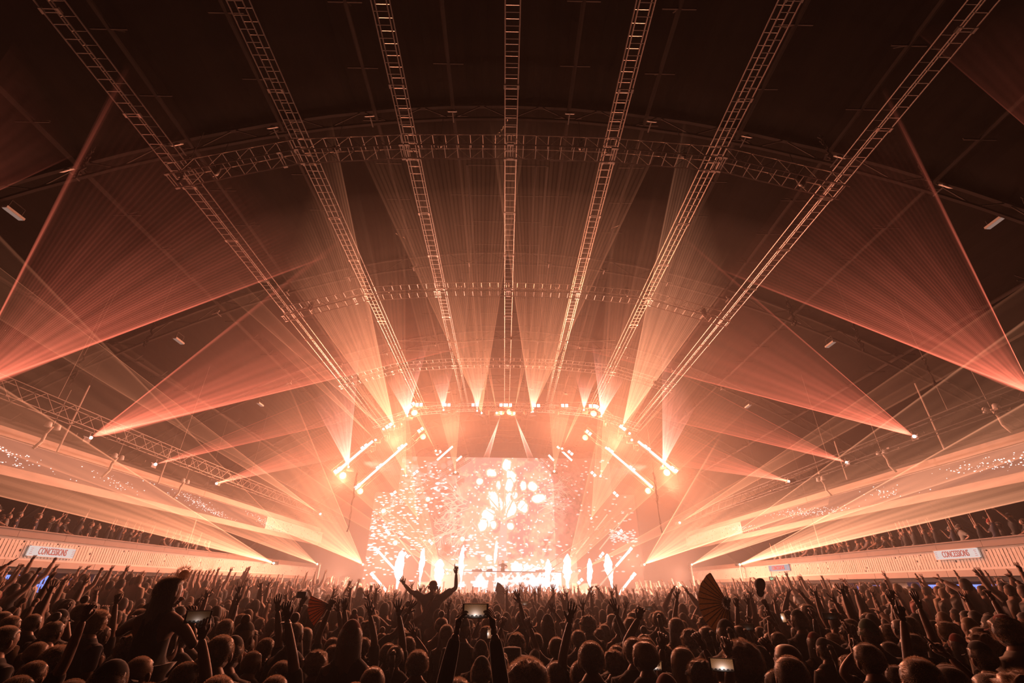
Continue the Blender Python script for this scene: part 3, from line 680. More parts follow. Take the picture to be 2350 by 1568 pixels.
# picture coordinates: u to the right, v down, in the units of the photograph around the tree (1165, 1200)
MPX = 44.0 / 1112      # metres per unit on the wall
def tree_picture(X, Z):
    U = 1163 + X / MPX; V = 1052 + (13.0 - Z) / (MPX * 1.0)
    n1 = fbm(U, V, .055, 1); n2 = fbm(U, V, .16, 5); n3 = fbm(U, V, .02, 9)
    C = np.zeros(U.shape + (3,))
    base = np.array((.33, .09, .05)); rose = np.array((1.0, .27, .24)); peach = np.array((1.0, .47, .32)); white = np.array((1.3, 1.22, 1.25)); sand = np.array((.95, .62, .42)); deep = np.array((.55, .17, .12))
    C[:] = base
    def mixin(col, k): 
        k = np.clip(k, 0, 1)[..., None]; C[:] = C * (1 - k) + col * k
    d = np.sqrt(((U - 1163) / 150) ** 2 + ((V - 1165) / 165) ** 2)
    mixin(rose, (1.12 - d + (n1 - .5) * .9) * 3.2)
    mixin(deep, ((.62 - n2) * 5) * (d > .75) * (d < 1.3) * .7)
    mixin(peach, (.88 - d + (n1 - .5) * .8) * 3.5)
    mixin(rose, np.clip((n3 - .52) * 8, 0, 1) * (d < .9))
    mixin(sand, np.clip((n2 - .55) * 6, 0, 1) * (d < .85) * .8)
    # bottom: sand and pink ground
    mixin(sand, (V - 1268) / 14 * (np.abs(U - 1163) < 160) * (n1 + .45))
    # blossoms
    def blob(u, v, a, b, rot=0, rough=.5):
        c, s = math.cos(rot), math.sin(rot); x = (U - u) * c + (V - v) * s; y = -(U - u) * s + (V - v) * c
        q = np.sqrt((x / a) ** 2 + (y / b) ** 2) + (n2 - .5) * rough + (n1 - .5) * rough
        mixin(sand, (1.28 - q) * 6); mixin(white, (1.0 - q) * 9)
    for b in ((1165, 1070, 11, 15), (1128, 1088, 13, 9, .3), (1101, 1109, 7, 7), (1176, 1096, 12, 14, -.3), (1171, 1118, 9, 17), (1205, 1118, 7, 12), (1227, 1119, 11, 11), (1241, 1147, 14, 10), (1140, 1153, 13, 24, -.55), (1122, 1190, 17, 22, -.2), (1112, 1205, 11, 12),
              (1176, 1172, 14, 18, .25), (1167, 1150, 6, 18, .3), (1204, 1166, 12, 14), (1175, 1207, 9, 8, -.5), (1146, 1118, 5, 10), (1137, 1205, 8, 10), (1185, 1140, 6, 8), (1165, 1264, 4, 5), (1128, 1273, 8, 7), (1247, 1280, 4, 4), (1086, 1230, 4, 4), (1143, 1262, 3.5, 26, .06)):
        blob(*b)
    for b in ((1100, 1301, 30, 7), (1135, 1298, 14, 10), (1210, 1298, 36, 14), (1190, 1292, 14, 12), (1235, 1300, 22, 8), (1262, 1298, 16, 14)): blob(*b, 0, .8)
    # trunk and limbs
    def stroke(pts, w0, w1, col):
        for k in range(len(pts) - 1):
            (a, b), (c, d_) = pts[k], pts[k + 1]; L = max(1e-6, (c - a) ** 2 + (d_ - b) ** 2)
            t = np.clip(((U - a) * (c - a) + (V - b) * (d_ - b)) / L, 0, 1); q = np.hypot(U - a - t * (c - a), V - b - t * (d_ - b))
            ww = w0 + (w1 - w0) * (k + t) / (len(pts) - 1); mixin(col, (ww - q) * .9)
    bark = np.array((1.0, .50, .42))
    stroke([(1157, 1300), (1158, 1250), (1160, 1205), (1161, 1185)], 11, 7, bark)
    for pts in ([(1160, 1190), (1148, 1172), (1128, 1150), (1115, 1135)], [(1160, 1190), (1163, 1160), (1160, 1120), (1158, 1085)], [(1161, 1190), (1176, 1160), (1186, 1130), (1192, 1105)], [(1160, 1200), (1140, 1185), (1112, 1168)], [(1161, 1196), (1190, 1180), (1216, 1150)], [(1150, 1172), (1146, 1140), (1142, 1110)], [(1186, 1150), (1204, 1138), (1224, 1136)]):
        stroke(pts, 3.2, .9, sand)
    # bare branches at the sides
    rb = random.Random(4)
    def grow(u, v, a, L, w_, lev):
        pts = [(u, v)]
        for _ in range(4): a += rb.uniform(-.25, .25); u += math.cos(a) * L / 4; v += math.sin(a) * L / 4; pts.append((u, v))
        stroke_l(pts, w_)
        if lev:
            for _ in range(3): p_ = pts[rb.randint(1, 4)]; grow(p_[0], p_[1], a + rb.uniform(-.9, .9), L * .6, w_ * .75, lev - 1)
    lite = np.array((1.0, .66, .50))
    def stroke_l(pts, w_):
        us = [p[0] for p in pts]; vs_ = [p[1] for p in pts]
        i0, i1 = np.searchsorted(UR, min(us) - 3), np.searchsorted(UR, max(us) + 3); j0, j1 = sorted((np.searchsorted(-VR0, -(max(vs_) + 3)), np.searchsorted(-VR0, -(min(vs_) - 3))))
        if i1 <= i0 or j1 <= j0: return
        su = U[j0:j1, i0:i1]; sv = V[j0:j1, i0:i1]
        for k in range(len(pts) - 1):
            (a, b), (c, d_) = pts[k], pts[k + 1]; L = max(1e-6, (c - a) ** 2 + (d_ - b) ** 2)
            t = np.clip(((su - a) * (c - a) + (sv - b) * (d_ - b)) / L, 0, 1); q = np.hypot(su - a - t * (c - a), sv - b - t * (d_ - b))
            kk = np.clip((w_ - q) * 1.2, 0, 1)[..., None]; C[j0:j1, i0:i1] = C[j0:j1, i0:i1] * (1 - kk) + lite * kk
    UR = U[0]; VR0 = V[:, 0]
    for _ in range(13): grow(1060 + rb.uniform(-10, 25), rb.uniform(1140, 1215), math.pi + rb.uniform(-.75, .6), rb.uniform(35, 60), 1.3, 2)
    for _ in range(13): grow(1250 + rb.uniform(-15, 15), rb.uniform(1110, 1200), rb.uniform(-.9, .45), rb.uniform(25, 42), 1.2, 2)
    grow(1130, 1236, math.pi + .35, 60, 1.6, 0)
    # petals: short bright dashes and soft dots
    rp = random.Random(8)
    def dab(u, v, a, b, col, k=1.0):
        i0, i1 = np.searchsorted(UR, u - a * 2), np.searchsorted(UR, u + a * 2); j0, j1 = sorted((np.searchsorted(-VR0, -(v + b * 2.)), np.searchsorted(-VR0, -(v - b * 2.))))
        su = U[j0:j1, i0:i1]; sv = V[j0:j1, i0:i1]
        if su.size == 0: return
        kk = (np.clip((1.25 - np.sqrt(((su - u) / a) ** 2 + ((sv - v) / b) ** 2)) * 2, 0, 1) * k)[..., None]
        C[j0:j1, i0:i1] = C[j0:j1, i0:i1] * (1 - kk) + col * kk
    for _ in range(190): dab(rp.uniform(866, 1030), rp.triangular(1050, 1200, 1100), rp.uniform(2, 4.6), rp.uniform(.9, 1.8), white)
    for _ in range(60): dab(rp.uniform(880, 1030), rp.uniform(1055, 1160), rp.uniform(4, 8), rp.uniform(4, 8), rose * 1.1, .7)
    for _ in range(300): dab(rp.triangular(840, 1010, 860), rp.triangular(1120, 1335, 1230), rp.uniform(2, 5), rp.uniform(.7, 1.4), white)
    for _ in range(130): dab(rp.triangular(1010, 1330, 1100), rp.uniform(1230, 1300), rp.uniform(2, 4.5), rp.uniform(.8, 1.8), white)
    for _ in range(150): dab(rp.uniform(1240, 1460), rp.uniform(1055, 1300), rp.uniform(1.5, 4), rp.uniform(.8, 1.7), white, .8)
    for _ in range(90): dab(rp.uniform(1400, 1460), rp.uniform(1212, 1240), rp.uniform(2, 4), rp.uniform(.7, 1.5), white)
    for _ in range(240): dab(1163 + rp.gauss(0, 75), 1150 + rp.gauss(0, 55), rp.uniform(1, 2.6), rp.uniform(1, 2.4), white, .8)
    keep = ((np.abs(X) < 9.95) | (Z < 9.65)) & ~((np.abs(X) < 10) & (Z > 13.0))
    dim = np.where(X > 4.5, .62, 1.0)[..., None]  # right wing darkened in its picture colour for the haze before it
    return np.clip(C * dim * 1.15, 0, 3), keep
e = empty('led_wall', (0, SY, 1.4), 'huge LED wall behind the stage showing a blossoming tree in pink and white', 'LED screen')
q = MB(); q.box((0, .35, 5.8), (20, .3, 11.8)); q.box((0, .36, 4.3), (24.4, .28, 8.4)); q.obj('frame', M_BLACK, e)
M_LED = glow('led_picture', (1, 1, 1), .92, attr='picture')
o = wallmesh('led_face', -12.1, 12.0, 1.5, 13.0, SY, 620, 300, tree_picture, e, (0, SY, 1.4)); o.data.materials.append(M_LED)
def booth_picture(X, Z):
    U = X * 30; V = (3.1 - Z) * 30; n1 = fbm(U, V, .06, 21); n2 = fbm(U, V, .2, 25)
    C = np.zeros(U.shape + (3,)); C[:] = (.95, .48, .36)
    def mixin(col, k): k = np.clip(k, 0, 1)[..., None]; C[:] = C * (1 - k) + np.array(col) * k
    mixin((.55, .17, .12), (n1 - .52) * 7 * (X < -1)); mixin((.95, .66, .46), (n1 - .47) * 8 * (X > -1.8))
    mixin((1.3, 1.24, 1.26), (n2 * .5 + n1 * .7 + (X + 1) * .04 - .62 + (V > 18) * .06) * 14 * (X > -2)); mixin((1.3, 1.24, 1.26), (n1 - .56 + (V > 20) * .1) * 10 * (V < 34))
    return C, np.ones(U.shape, bool)
e = empty('dj_booth', (.3, 40.4, 1.4), 'wide DJ booth with glowing LED front of clouds', 'booth')
q = MB(); q.box((.2, .9, .85), (8.0, 1.7, 1.62)); q.obj('body', M_BLACK, e)
o = wallmesh('led_front', -3.6, 4.5, 1.42, 3.05, 40.39, 240, 50, booth_picture, e, (.3, 40.4, 1.4)); o.data.materials.append(M_LED)
q = MB(); q.box((.2, .8, 1.69), (8.2, 1.5, .05)); q.obj('table_top', M_BLACK, e)
for i, (x, w_, h_, lb) in enumerate(((-2.2, .8, .11, 'leftmost'), (-1.2, .5, .12, 'second'), (2.9, .8, .11, 'third'), (3.9, .5, .1, 'rightmost'))):
    e2 = empty('player_deck', (x, 40.9, 3.12), 'small dark music player on the booth table, %s' % lb, 'deck', 'players on the booth')
    q = MB(); q.box((0, 0, h_ / 2), (w_, .4, h_)); q.obj('case', M_BLACK, e2)
    q = MB(); q.lathe([(.14, 0), (.14, .03), (.1, .05)], (0, 0, h_), 14); q.obj('platter', M_STEEL, e2)
    q = MB(); q.box((w_ * .35, -.1, h_ + .03), (.1, .1, .06)); q.obj('knob_block', M_BLACK, e2)
# plain black risers either side
for i, (x, w_) in enumerate(((6.1, 1.9), (-5.6, 1.9))):
    e2 = empty('stage_riser', (x, 39.6, 1.4), 'plain boxy stage riser to the %s of the booth' % ('right' if x > 0 else 'left'), 'riser')
    q = MB(); q.box((0, 0, .45), (w_, 1.2, .9)); q.obj('body', M_WALL, e2)
    q = MB(); q.box((0, 0, .92), (w_ + .06, 1.26, .05)); q.obj('deck', M_BLACK, e2)
# flames
M_FLAME = glow('flame', (1.0, .93, .88), 9.0)
rfl = random.Random(3)
for i, (px, y1, y0, w_) in enumerate(((911, 1264, 1352, 19), (962, 1258, 1345, 11), (1006, 1284, 1352, 22), (1057, 1252, 1352, 11), (1259, 1284, 1352, 13), (1304, 1272, 1356, 17), (1357, 1284, 1362, 12), (1405, 1272, 1350, 18))):
    top = atY(px, y1, 38.6); bot = atY(px, y0, 38.6); H = top.z - bot.z; r = w_ * 38.6 / 1150 / 2
    e2 = empty('stage_flame', (bot.x, 38.6, 1.4), 'tall white flame jet on the stage, %s from the left' % ['first', 'second', 'third', 'fourth', 'fifth', 'sixth', 'seventh', 'eighth'][i], 'flame', 'flame jets across the stage')
    q = MB(); q.lathe([(.16, 0), (.16, .25), (.08, .3)], (0, 0, 0), 10); q.box((0, 0, .05), (.5, .4, .1)); q.obj('nozzle', M_STEEL, e2)
    q = MB(); prof_ = []; n = 16; dx = 0
    sh = [.15, .2, .24, .3, .42, .6, .78, .9, .98, 1.0, 1.0, .96, .92, .84, .7, .48, .15]
    vs = []; z0 = bot.z - 1.4
    for k in range(n + 1):
        z = max(.3, z0) + H * k / n; dx += rfl.uniform(-.04, .04); rr = r * sh[k] * rfl.uniform(.85, 1.15)
        for a in range(9): t = a * 2 * math.pi / 9; g = rr * rfl.uniform(.82, 1.2); vs.append((dx + g * math.cos(t), g * math.sin(t), z))
    fs = [(j * 9 + a, j * 9 + (a + 1) % 9, (j + 1) * 9 + (a + 1) % 9, (j + 1) * 9 + a) for j in range(n) for a in range(9)] + [tuple(range(9))[::-1], tuple(range(n * 9, n * 9 + 9))]
    q.add(vs, fs); q.obj('flame', M_FLAME, e2, True)
# ------------------------------------------------------------------ rig over the stage: lattice arms, LED battens, square lamps
M_TUBE = glow('batten', (1.0, .78, .66), 2.6); M_TUBED = glow('batten_dim', (1.0, .60, .42), .75); M_SQ = glow('square_lamp', (1.0, .88, .80), 4.0); M_BALLG = glow('round_lens', (1.0, .72, .58), 2.2)
def rig_arm(pa, pb, Y, label, w_=.45):
    A = atY(*pa, Y); B = atY(*pb, Y)
    return box_truss('rig_truss', label, 'truss', 'stage rig trusses', A, B, w_=w_, h_=w_, step=.6, r=.024, up=Vector((0, 1, 0)), mat=M_STEEL)
for pa, pb, Y, lb in (((948, 930), (1372, 930), 31.3, 'top beam of the front rig arch'), ((765, 1085), (940, 938), 31.3, 'left slope of the front rig arch'), ((1378, 938), (1556, 1085), 31.3, 'right slope of the front rig arch'),
                      ((815, 1122), (975, 985), 35, 'left slope of the second rig arch'), ((1345, 985), (1505, 1122), 35, 'right slope of the second rig arch'), ((858, 1186), (1078, 1048), 39, 'dark lattice arm crossing the screen at upper left'), ((1240, 1048), (1330, 1130), 39, 'dark lattice arm at the upper right of the screen'),
                      ((870, 1170), (1062, 1305), 41, 'left lower arm in front of the screen'), ((1440, 1175), (1262, 1300), 41, 'right lower arm in front of the screen')):
    rig_arm(pa, pb, Y, 'lattice truss, ' + lb)
def batten(pa, pb, Y, lb, dim=False, w_=.09):
    A = atY(*pa, Y - .45); B = atY(*pb, Y - .45); e = empty('led_batten', A, ('dim' if dim else 'bright') + ' LED batten, ' + lb, 'LED batten', 'LED battens of the stage rig')
    q = MB(); q.bar((0, 0, 0), B - A, w_, 5); q.obj('tube', M_TUBED if dim else M_TUBE, e)
    d = (B - A); q = MB(); q.bar(Vector((0, .12, 0)), d + Vector((0, .12, 0)), w_ * 1.15, 4); q.obj('housing', M_BLACK, e)
z4 = lambda x, y: (750 + x * .3617, 880 + y * .3617)
BT = [((60, 562), (292, 366), 31, 0, 'outermost on the left slope'), ((190, 658), (508, 382), 35, 0, 'second on the left slope'), ((700, 487), (798, 400), 38, 0, 'third on the left slope'), ((822, 492), (855, 462), 39, 0, 'short one at the screen top left'),
      ((1975, 368), (2215, 562), 31, 0, 'outermost on the right slope'), ((1768, 405), (2068, 660), 35, 0, 'second on the right slope'), ((1462, 400), (1556, 490), 38, 0, 'third on the right slope'), ((1408, 455), (1440, 490), 39, 0, 'short one at the screen top right'),
      ((312, 1050), (470, 1225), 38, 0, 'upper one rising left of the stage'), ((292, 1218), (418, 1364), 37, 0, 'lower one rising left of the stage'), ((1930, 1050), (1690, 1335), 38, 1, 'upper one rising right of the stage'), ((1950, 1212), (1845, 1350), 37, 0, 'lower one rising right of the stage'),
      ((1930, 1050), (1835, 1160), 37.5, 0, 'bright end of the upper one right of the stage'), ((480, 835), (555, 935), 42, 1, 'thin one over the screen left, upper'), ((587, 975), (672, 1085), 42, 1, 'thin one over the screen left, lower'), ((1780, 832), (1700, 935), 42, 1, 'thin one over the screen right, upper'),
      ((1665, 975), (1580, 1082), 42, 1, 'thin one over the screen right, lower'), ((1910, 828), (1730, 1055), 41, 1, 'long thin one at the far right of the screen'), ((340, 840), (610, 1175), 41, 1, 'long thin one at the far left of the screen'), ((700, 1130), (775, 1215), 41, 1, 'thin one behind the third flame'), ((1500, 1130), (1440, 1200), 41, 1, 'thin one behind the sixth flame'),
      ((1600, 1200), (1520, 1310), 40, 1, 'thin one low between the sixth and seventh flames'), ((620, 1190), (665, 1245), 40, 1, 'thin one low between the second and third flames')]
for a, b, Y, dm_, lb in BT: batten(z4(*a), z4(*b), Y, lb, bool(dm_), .05 if dm_ else .085)
sqm = MB(); sqm.box((0, -.1, 0), (.2, .04, .2)); sqf = sqm.mesh('lens', M_SQ); sqm = MB(); sqm.box((0, 0, 0), (.24, .16, .24)); sqh = sqm.mesh('housing', M_BLACK)
SQ = [(396, 272, 31), (596, 297, 35), (540, 140, 31, .7), (587, 138, 31, 0), (763, 140, 31, 0), (941, 140, 31, 0), (1118, 141, 31, 0), (1152, 141, 31, 0), (1330, 144, 31, 0), (1508, 144, 31, 0), (1684, 146, 31, 0), (1724, 160, 31, -.7), (240, 405, 31), (470, 408, 35), (710, 443, 38), (1545, 443, 38, -.7), (1660, 315, 35, -.7), (1875, 285, 31, -.7),
      (1690, 577, 38, -.8), (1832, 705, 40, -.8), (1858, 945, 40), (1742, 1090, 41, .8), (1607, 1257, 39), (565, 568, 39), (425, 700, 40), (388, 945, 40, -.8), (505, 1090, 41, -.8), (660, 1008, 42, -.8), (318, 1062, 38, -.8), (295, 1220, 37, -.8), (1920, 1060, 38, .8), (1942, 1222, 37, .8), (70, 553, 31), (335, 530, 35), (195, 655, 35), (2030, 412, 31, -.7), (2202, 548, 31, -.7), (1797, 428, 35, -.7), (1935, 542, 35, -.7), (568, 1335, 38, -.8)]
ORDW = ['topmost', 'second', 'third', 'fourth', 'fifth', 'sixth', 'seventh', 'eighth', 'ninth', 'tenth', 'eleventh', 'twelfth', 'thirteenth', 'fourteenth', 'fifteenth', 'sixteenth', 'seventeenth', 'eighteenth', 'nineteenth', 'twentieth', 'twenty-first', 'twenty-second', 'twenty-third', 'twenty-fourth']
def rank(tab, i, mid):
    same = sorted((q for q in tab if (q[0] < mid) == (tab[i][0] < mid)), key=lambda q: (q[1], q[0])); return ORDW[same.index(tab[i])], 'left' if tab[i][0] < mid else 'right'
for i, t in enumerate(SQ):
    px, py = z4(t[0], t[1]); Y = t[2]; an = t[3] if len(t) > 3 else .7
    e = empty('square_lamp', atY(px, py, Y - .4), 'pair of small square white lamps, %s on the %s half of the rig' % rank(SQ, i, 1140), 'lamp', 'pairs of square lamps on the rig')
    for k in (-1, 1):
        o = (k * .14 * math.cos(an), 0, k * .14 * math.sin(an)); link('housing', sqh, e, o, (0, -an, 0)); link('lens', sqf, e, o, (0, -an, 0))
# round lens fixtures hung under arches: yoke around the round lamps
yk = MB(); yk.lathe([(.2, -.05), (.24, .1), (.16, .3)], (0, 0, 0), 12, None, Matrix.Rotation(-math.pi / 2, 3, 'X')); ykm = yk.mesh('shell', M_BLACK, True)
RB = ((951, 948, 31), (1150, 946, 31), (1170, 946, 31), (1362, 950, 31), (971, 1003, 35), (1343, 1005, 35), (787, 1092, 31), (827, 1128, 35), (1487, 1127, 35), (1530, 1085, 31), (982, 1146, 40), (880, 1173, 40), (1061, 1237, 41), (907, 1246, 42))
for i, (px, py, Y) in enumerate(RB):
    e = empty('round_lamp_body', atY(px, py, Y + .12) , 'round orange-white spot lamp, %s on the %s half of the rig' % rank(RB, i, 1160), 'lamp', 'round spot lamps on the rig')
    link('shell', ykm, e); q = MB(); q.lathe([(.21, -.06), (.235, -.055), (.235, -.02), (.21, -.02)], (0, 0, 0), 14, None, Matrix.Rotation(-math.pi / 2, 3, 'X')); q.obj('rim', M_STEEL, e, True)
    if i > 9: q = MB(); q.ball((0, -.08, 0), .17, None, 12, 8); q.obj('lens', M_BALLG, e, True)
# small silhouettes of heads hung under the top beam
mh = MB(); mh.ball((0, 0, -.3), .15, None, 10, 8, (1, 1, 1.3)); mh.box((0, 0, 0), (.3, .25, .14)); mh.box((-.17, 0, -.18), (.04, .12, .36)); mh.box((.17, 0, -.18), (.04, .12, .36)); mhm = mh.mesh('head', M_STEEL, False)
WHD = ((800, 178), (1020, 182), (1258, 182), (1462, 182), (470, 262), (380, 345), (290, 415), (1775, 262), (1865, 345), (1965, 408))
for i, (x, y) in enumerate(WHD):
    px, py = z4(x, y); e = empty('wash_head', atY(px, py, 31.2) + Vector((0, 0, .25)), 'dark unlit moving head under the front arch, %s on the %s' % rank(WHD, i, 1140), 'lamp', 'unlit heads under the arch'); link('head', mhm, e)
# fabric-like black cover behind the arch top
# ------------------------------------------------------------------ people
M_SKIN = surf('skin', (.45, .26, .19), .42, sheen=.4, objcol=False, spec=.4)
M_HAIR = surf('hair', (.06, .035, .02), .36, sheen=1.0, objcol=True, spec=.6)
M_FUZZ, _nt, _out = mat_new('hair_fuzz'); _t = _nt.nodes.new('ShaderNodeBsdfTranslucent'); _d = _nt.nodes.new('ShaderNodeBsdfDiffuse'); _a = _nt.nodes.new('ShaderNodeMixShader')
_t.inputs[0].default_value = (.85, .62, .45, 1); _d.inputs[0].default_value = (.45, .28, .18, 1); _nt.links.new(_t.outputs[0], _a.inputs[1]); _nt.links.new(_d.outputs[0], _a.inputs[2]); _nt.links.new(_a.outputs[0], _out.inputs['Surface'])
M_CLOTH = surf('cloth', (.05, .05, .05), .85, sheen=.8, objcol=True, spec=.2)
M_DENIM = surf('denim', (.035, .035, .045), .85)
M_SHOE = surf('shoe', (.03, .03, .03), .5)
M_EYE = surf('eye', (.6, .55, .5), .2)
def skin_eval(V_, E_, Rad, roots=(0,), sub=1):
    me = bpy.data.meshes.new('s'); me.from_pydata([tuple(v) for v in V_], E_, []); o = bpy.data.objects.new('s', me); COL.objects.link(o)
    m = o.modifiers.new('k', 'SKIN'); m.use_smooth_shade = True
    for i, r in enumerate(Rad):
        sv = me.skin_vertices[0].data[i]; sv.radius = r if hasattr(r, '__len__') else (r, r); sv.use_root = i in roots
    if sub: s2 = o.modifiers.new('u', 'SUBSURF'); s2.levels = sub; s2.render_levels = sub
    dg = bpy.context.evaluated_depsgraph_get(); ev = o.evaluated_get(dg); em = ev.to_mesh()
    n = len(em.vertices); co = np.empty(n * 3); em.vertices.foreach_get('co', co); co = co.reshape(-1, 3)
    fs = [tuple(p.vertices) for p in em.polygons]; ev.to_mesh_clear()
    bpy.data.objects.remove(o); bpy.data.meshes.remove(me)
    return co, fs
_hands = {}
def hand(kind, sub=1):
    """wrist at the origin, fingers along +z, palm facing +y, thumb towards +x"""
    k = (kind, sub)
    if k in _hands: return _hands[k]
    V_ = [(0, 0, -.015), (0, 0, .02), (0, .002, .05)]; E_ = [(0, 1), (1, 2)]; Rd = [(.027, .021), (.032, .019), (.036, .016)]
    curl = {'open': .12, 'relaxed': .55, 'fist': 1.45, 'grip': .85, 'point': 1.4, 'spread': .05}[kind]
    for q, (x, L) in enumerate(((.031, .072), (.0105, .08), (-.0105, .075), (-.031, .058))):
        c = curl if not (kind == 'point' and q == 0) else .05
        if kind == 'horns' and q in (0, 3): c = .05
        sp = {'open': .16, 'spread': .3}.get(kind, .03) * (x / .031)
        p = Vector((x, 0, .088)); b = len(V_); V_.append(tuple(p)); E_.append((2, b)); Rd.append(.0115); a = c * .6
        for s_, l in enumerate((.45, .3, .25)):
            p = p + Vector((math.sin(sp) , math.sin(a), math.cos(a))) * (L * l); a += c * .75
            V_.append(tuple(p)); E_.append((len(V_) - 2, len(V_) - 1)); Rd.append((.0098, .0088, .0068)[s_])
    b = len(V_); tc = {'open': 0, 'spread': -.1}.get(kind, .5)
    for i, p in enumerate(((.034, .008, .03), (.052 - tc * .02, .014 + tc * .02, .055), (.062 - tc * .05, .018 + tc * .035, .078))):
        V_.append(p); E_.append((1 if i == 0 else len(V_) - 2, len(V_) - 1)); Rd.append((.0135, .0115, .0088)[i])
    _hands[k] = skin_eval(V_, E_, Rd, (0,), sub); return _hands[k]
def head_mesh(lo=False):
    n, m = (20, 16) if not lo else (8, 6)
    q = MB(); q.ball((0, 0, 0), 1.0, None, n, m); out = []
    for x, y, z in q.v:
        g_ = (abs(x) ** 2.4 + abs(y) ** 2.4 + abs(z) ** 2.4) ** (-1 / 2.4); x *= g_; y *= g_; z *= g_; X = x * .076; Y_ = y * .093; Z = z * .099
        if z < 0: X *= 1 + z * .28; Y_ = Y_ * (1 + z * .10) + .012 * (-z)
        if z < 0 and y < .3: Y_ *= 1 + z * .30; X *= 1 + z * .18
        if y > .3:
            Y_ *= .97
            g = math.exp(-(x / .2) ** 2)
            Y_ += .021 * g * math.exp(-((z + .12) / .16) ** 2) * (y > .5)
            Y_ += .006 * math.exp(-((z + .5) / .12) ** 2) * math.exp(-(x / .35) ** 2)
            Y_ -= .008 * math.exp(-((abs(x) - .38) / .17) ** 2) * math.exp(-((z - .06) / .13) ** 2)
            Y_ += .005 * math.exp(-((z - .3) / .12) ** 2)
            Y_ += .007 * math.exp(-((z + .85) / .15) ** 2) * g
        out.append((X, Y_, Z))
    q.v = out
    if not lo:
        for s_ in (-1, 1):
            q.ball((s_ * .086, -.002, -.014), .033, None, 8, 6, (.4, .6, 1))
            q.ball((s_ * .030, .078, .008), .0125, None, 8, 6)
        q.ball((0, .086, -.062), .02, None, 8, 5, (1.1, .4, .35))
    return np.array(q.v), q.f
HEAD = head_mesh(); HEADL = head_mesh(True)
def rotm(dirv, palm):
    """matrix taking +z to dirv and +y near palm"""
    z = Vector(dirv).normalized(); y = Vector(palm); y = (y - y.dot(z) * z)
    y = y.normalized() if y.length > 1e-4 else z.orthogonal().normalized(); x = y.cross(z); return Matrix((x, y, z)).transposed()
UA, FA = .285, .255
def arm_pose(kind, s_):
    """elbow, wrist, hand direction, palm direction, hand kind for a side; shoulder at (s*.175, 0, 1.42)"""
    S_ = Vector((s_ * .175, -.005, 1.415))
    A = {'down': ((.12 * s_, .02, -1), (.05 * s_, .35, -1), 'relaxed'), 'up': ((.28 * s_, .18, .93), (.02 * s_, .12, 1), 'open'), 'upout': ((.75 * s_, .15, .6), (.45 * s_, .1, .9), 'spread'),
         'fist': ((.35 * s_, .45, .75), (-.02 * s_, .2, 1), 'fist'), 'clap': ((.45 * s_, .3, .85), (-.55 * s_, .15, .85), 'open'), 'phone': ((.25 * s_, .75, .35), (-.32 * s_, .35, .9), 'grip'), 'bent': ((.55 * s_, .3, -.35), (-.1 * s_, .45, .95), 'relaxed'),
         'rail': ((.2 * s_, .55, -.8), (-.1 * s_, .85, -.35), 'relaxed'), 'forward': ((.15 * s_, .8, .35), (.02 * s_, .85, .55), 'open'), 'wave': ((.6 * s_, .1, .75), (.25 * s_, .15, 1), 'open'), 'point': ((.3 * s_, .6, .6), (.1 * s_, .6, .8), 'point'), 'hip': ((.75 * s_, -.25, -.7), (-.8 * s_, .35, -.35), 'relaxed')}[kind]
    e = S_ + Vector(A[0]).normalized() * UA; w_ = e + Vector(A[1]).normalized() * FA
    hd = Vector(A[1]).normalized()
    palm = Vector((-s_, .2, 0)) if kind in ('down', 'clap', 'hip') else (Vector((0, .2, -1)) if kind == 'rail' else Vector((0, 1, -.1)))
    return e, w_, hd, palm, A[2]
def ik(S_, T, s_, pole=Vector((0, -.3, -1))):
    S_ = Vector(S_); T = Vector(T); d = T - S_; k = max(1.0, min(1.16, d.length / (UA + FA - .006))); ua = UA * k; fa = FA * k; L = min(d.length, ua + fa - .005); d.normalize(); T = S_ + d * L
    a = (ua ** 2 - fa ** 2 + L * L) / (2 * L); h = math.sqrt(max(0, ua * ua - a * a)); p = Vector(pole) + Vector((s_ * .8, 0, 0)); p = (p - p.dot(d) * d).normalized()
    return S_ + d * a + p * h, T
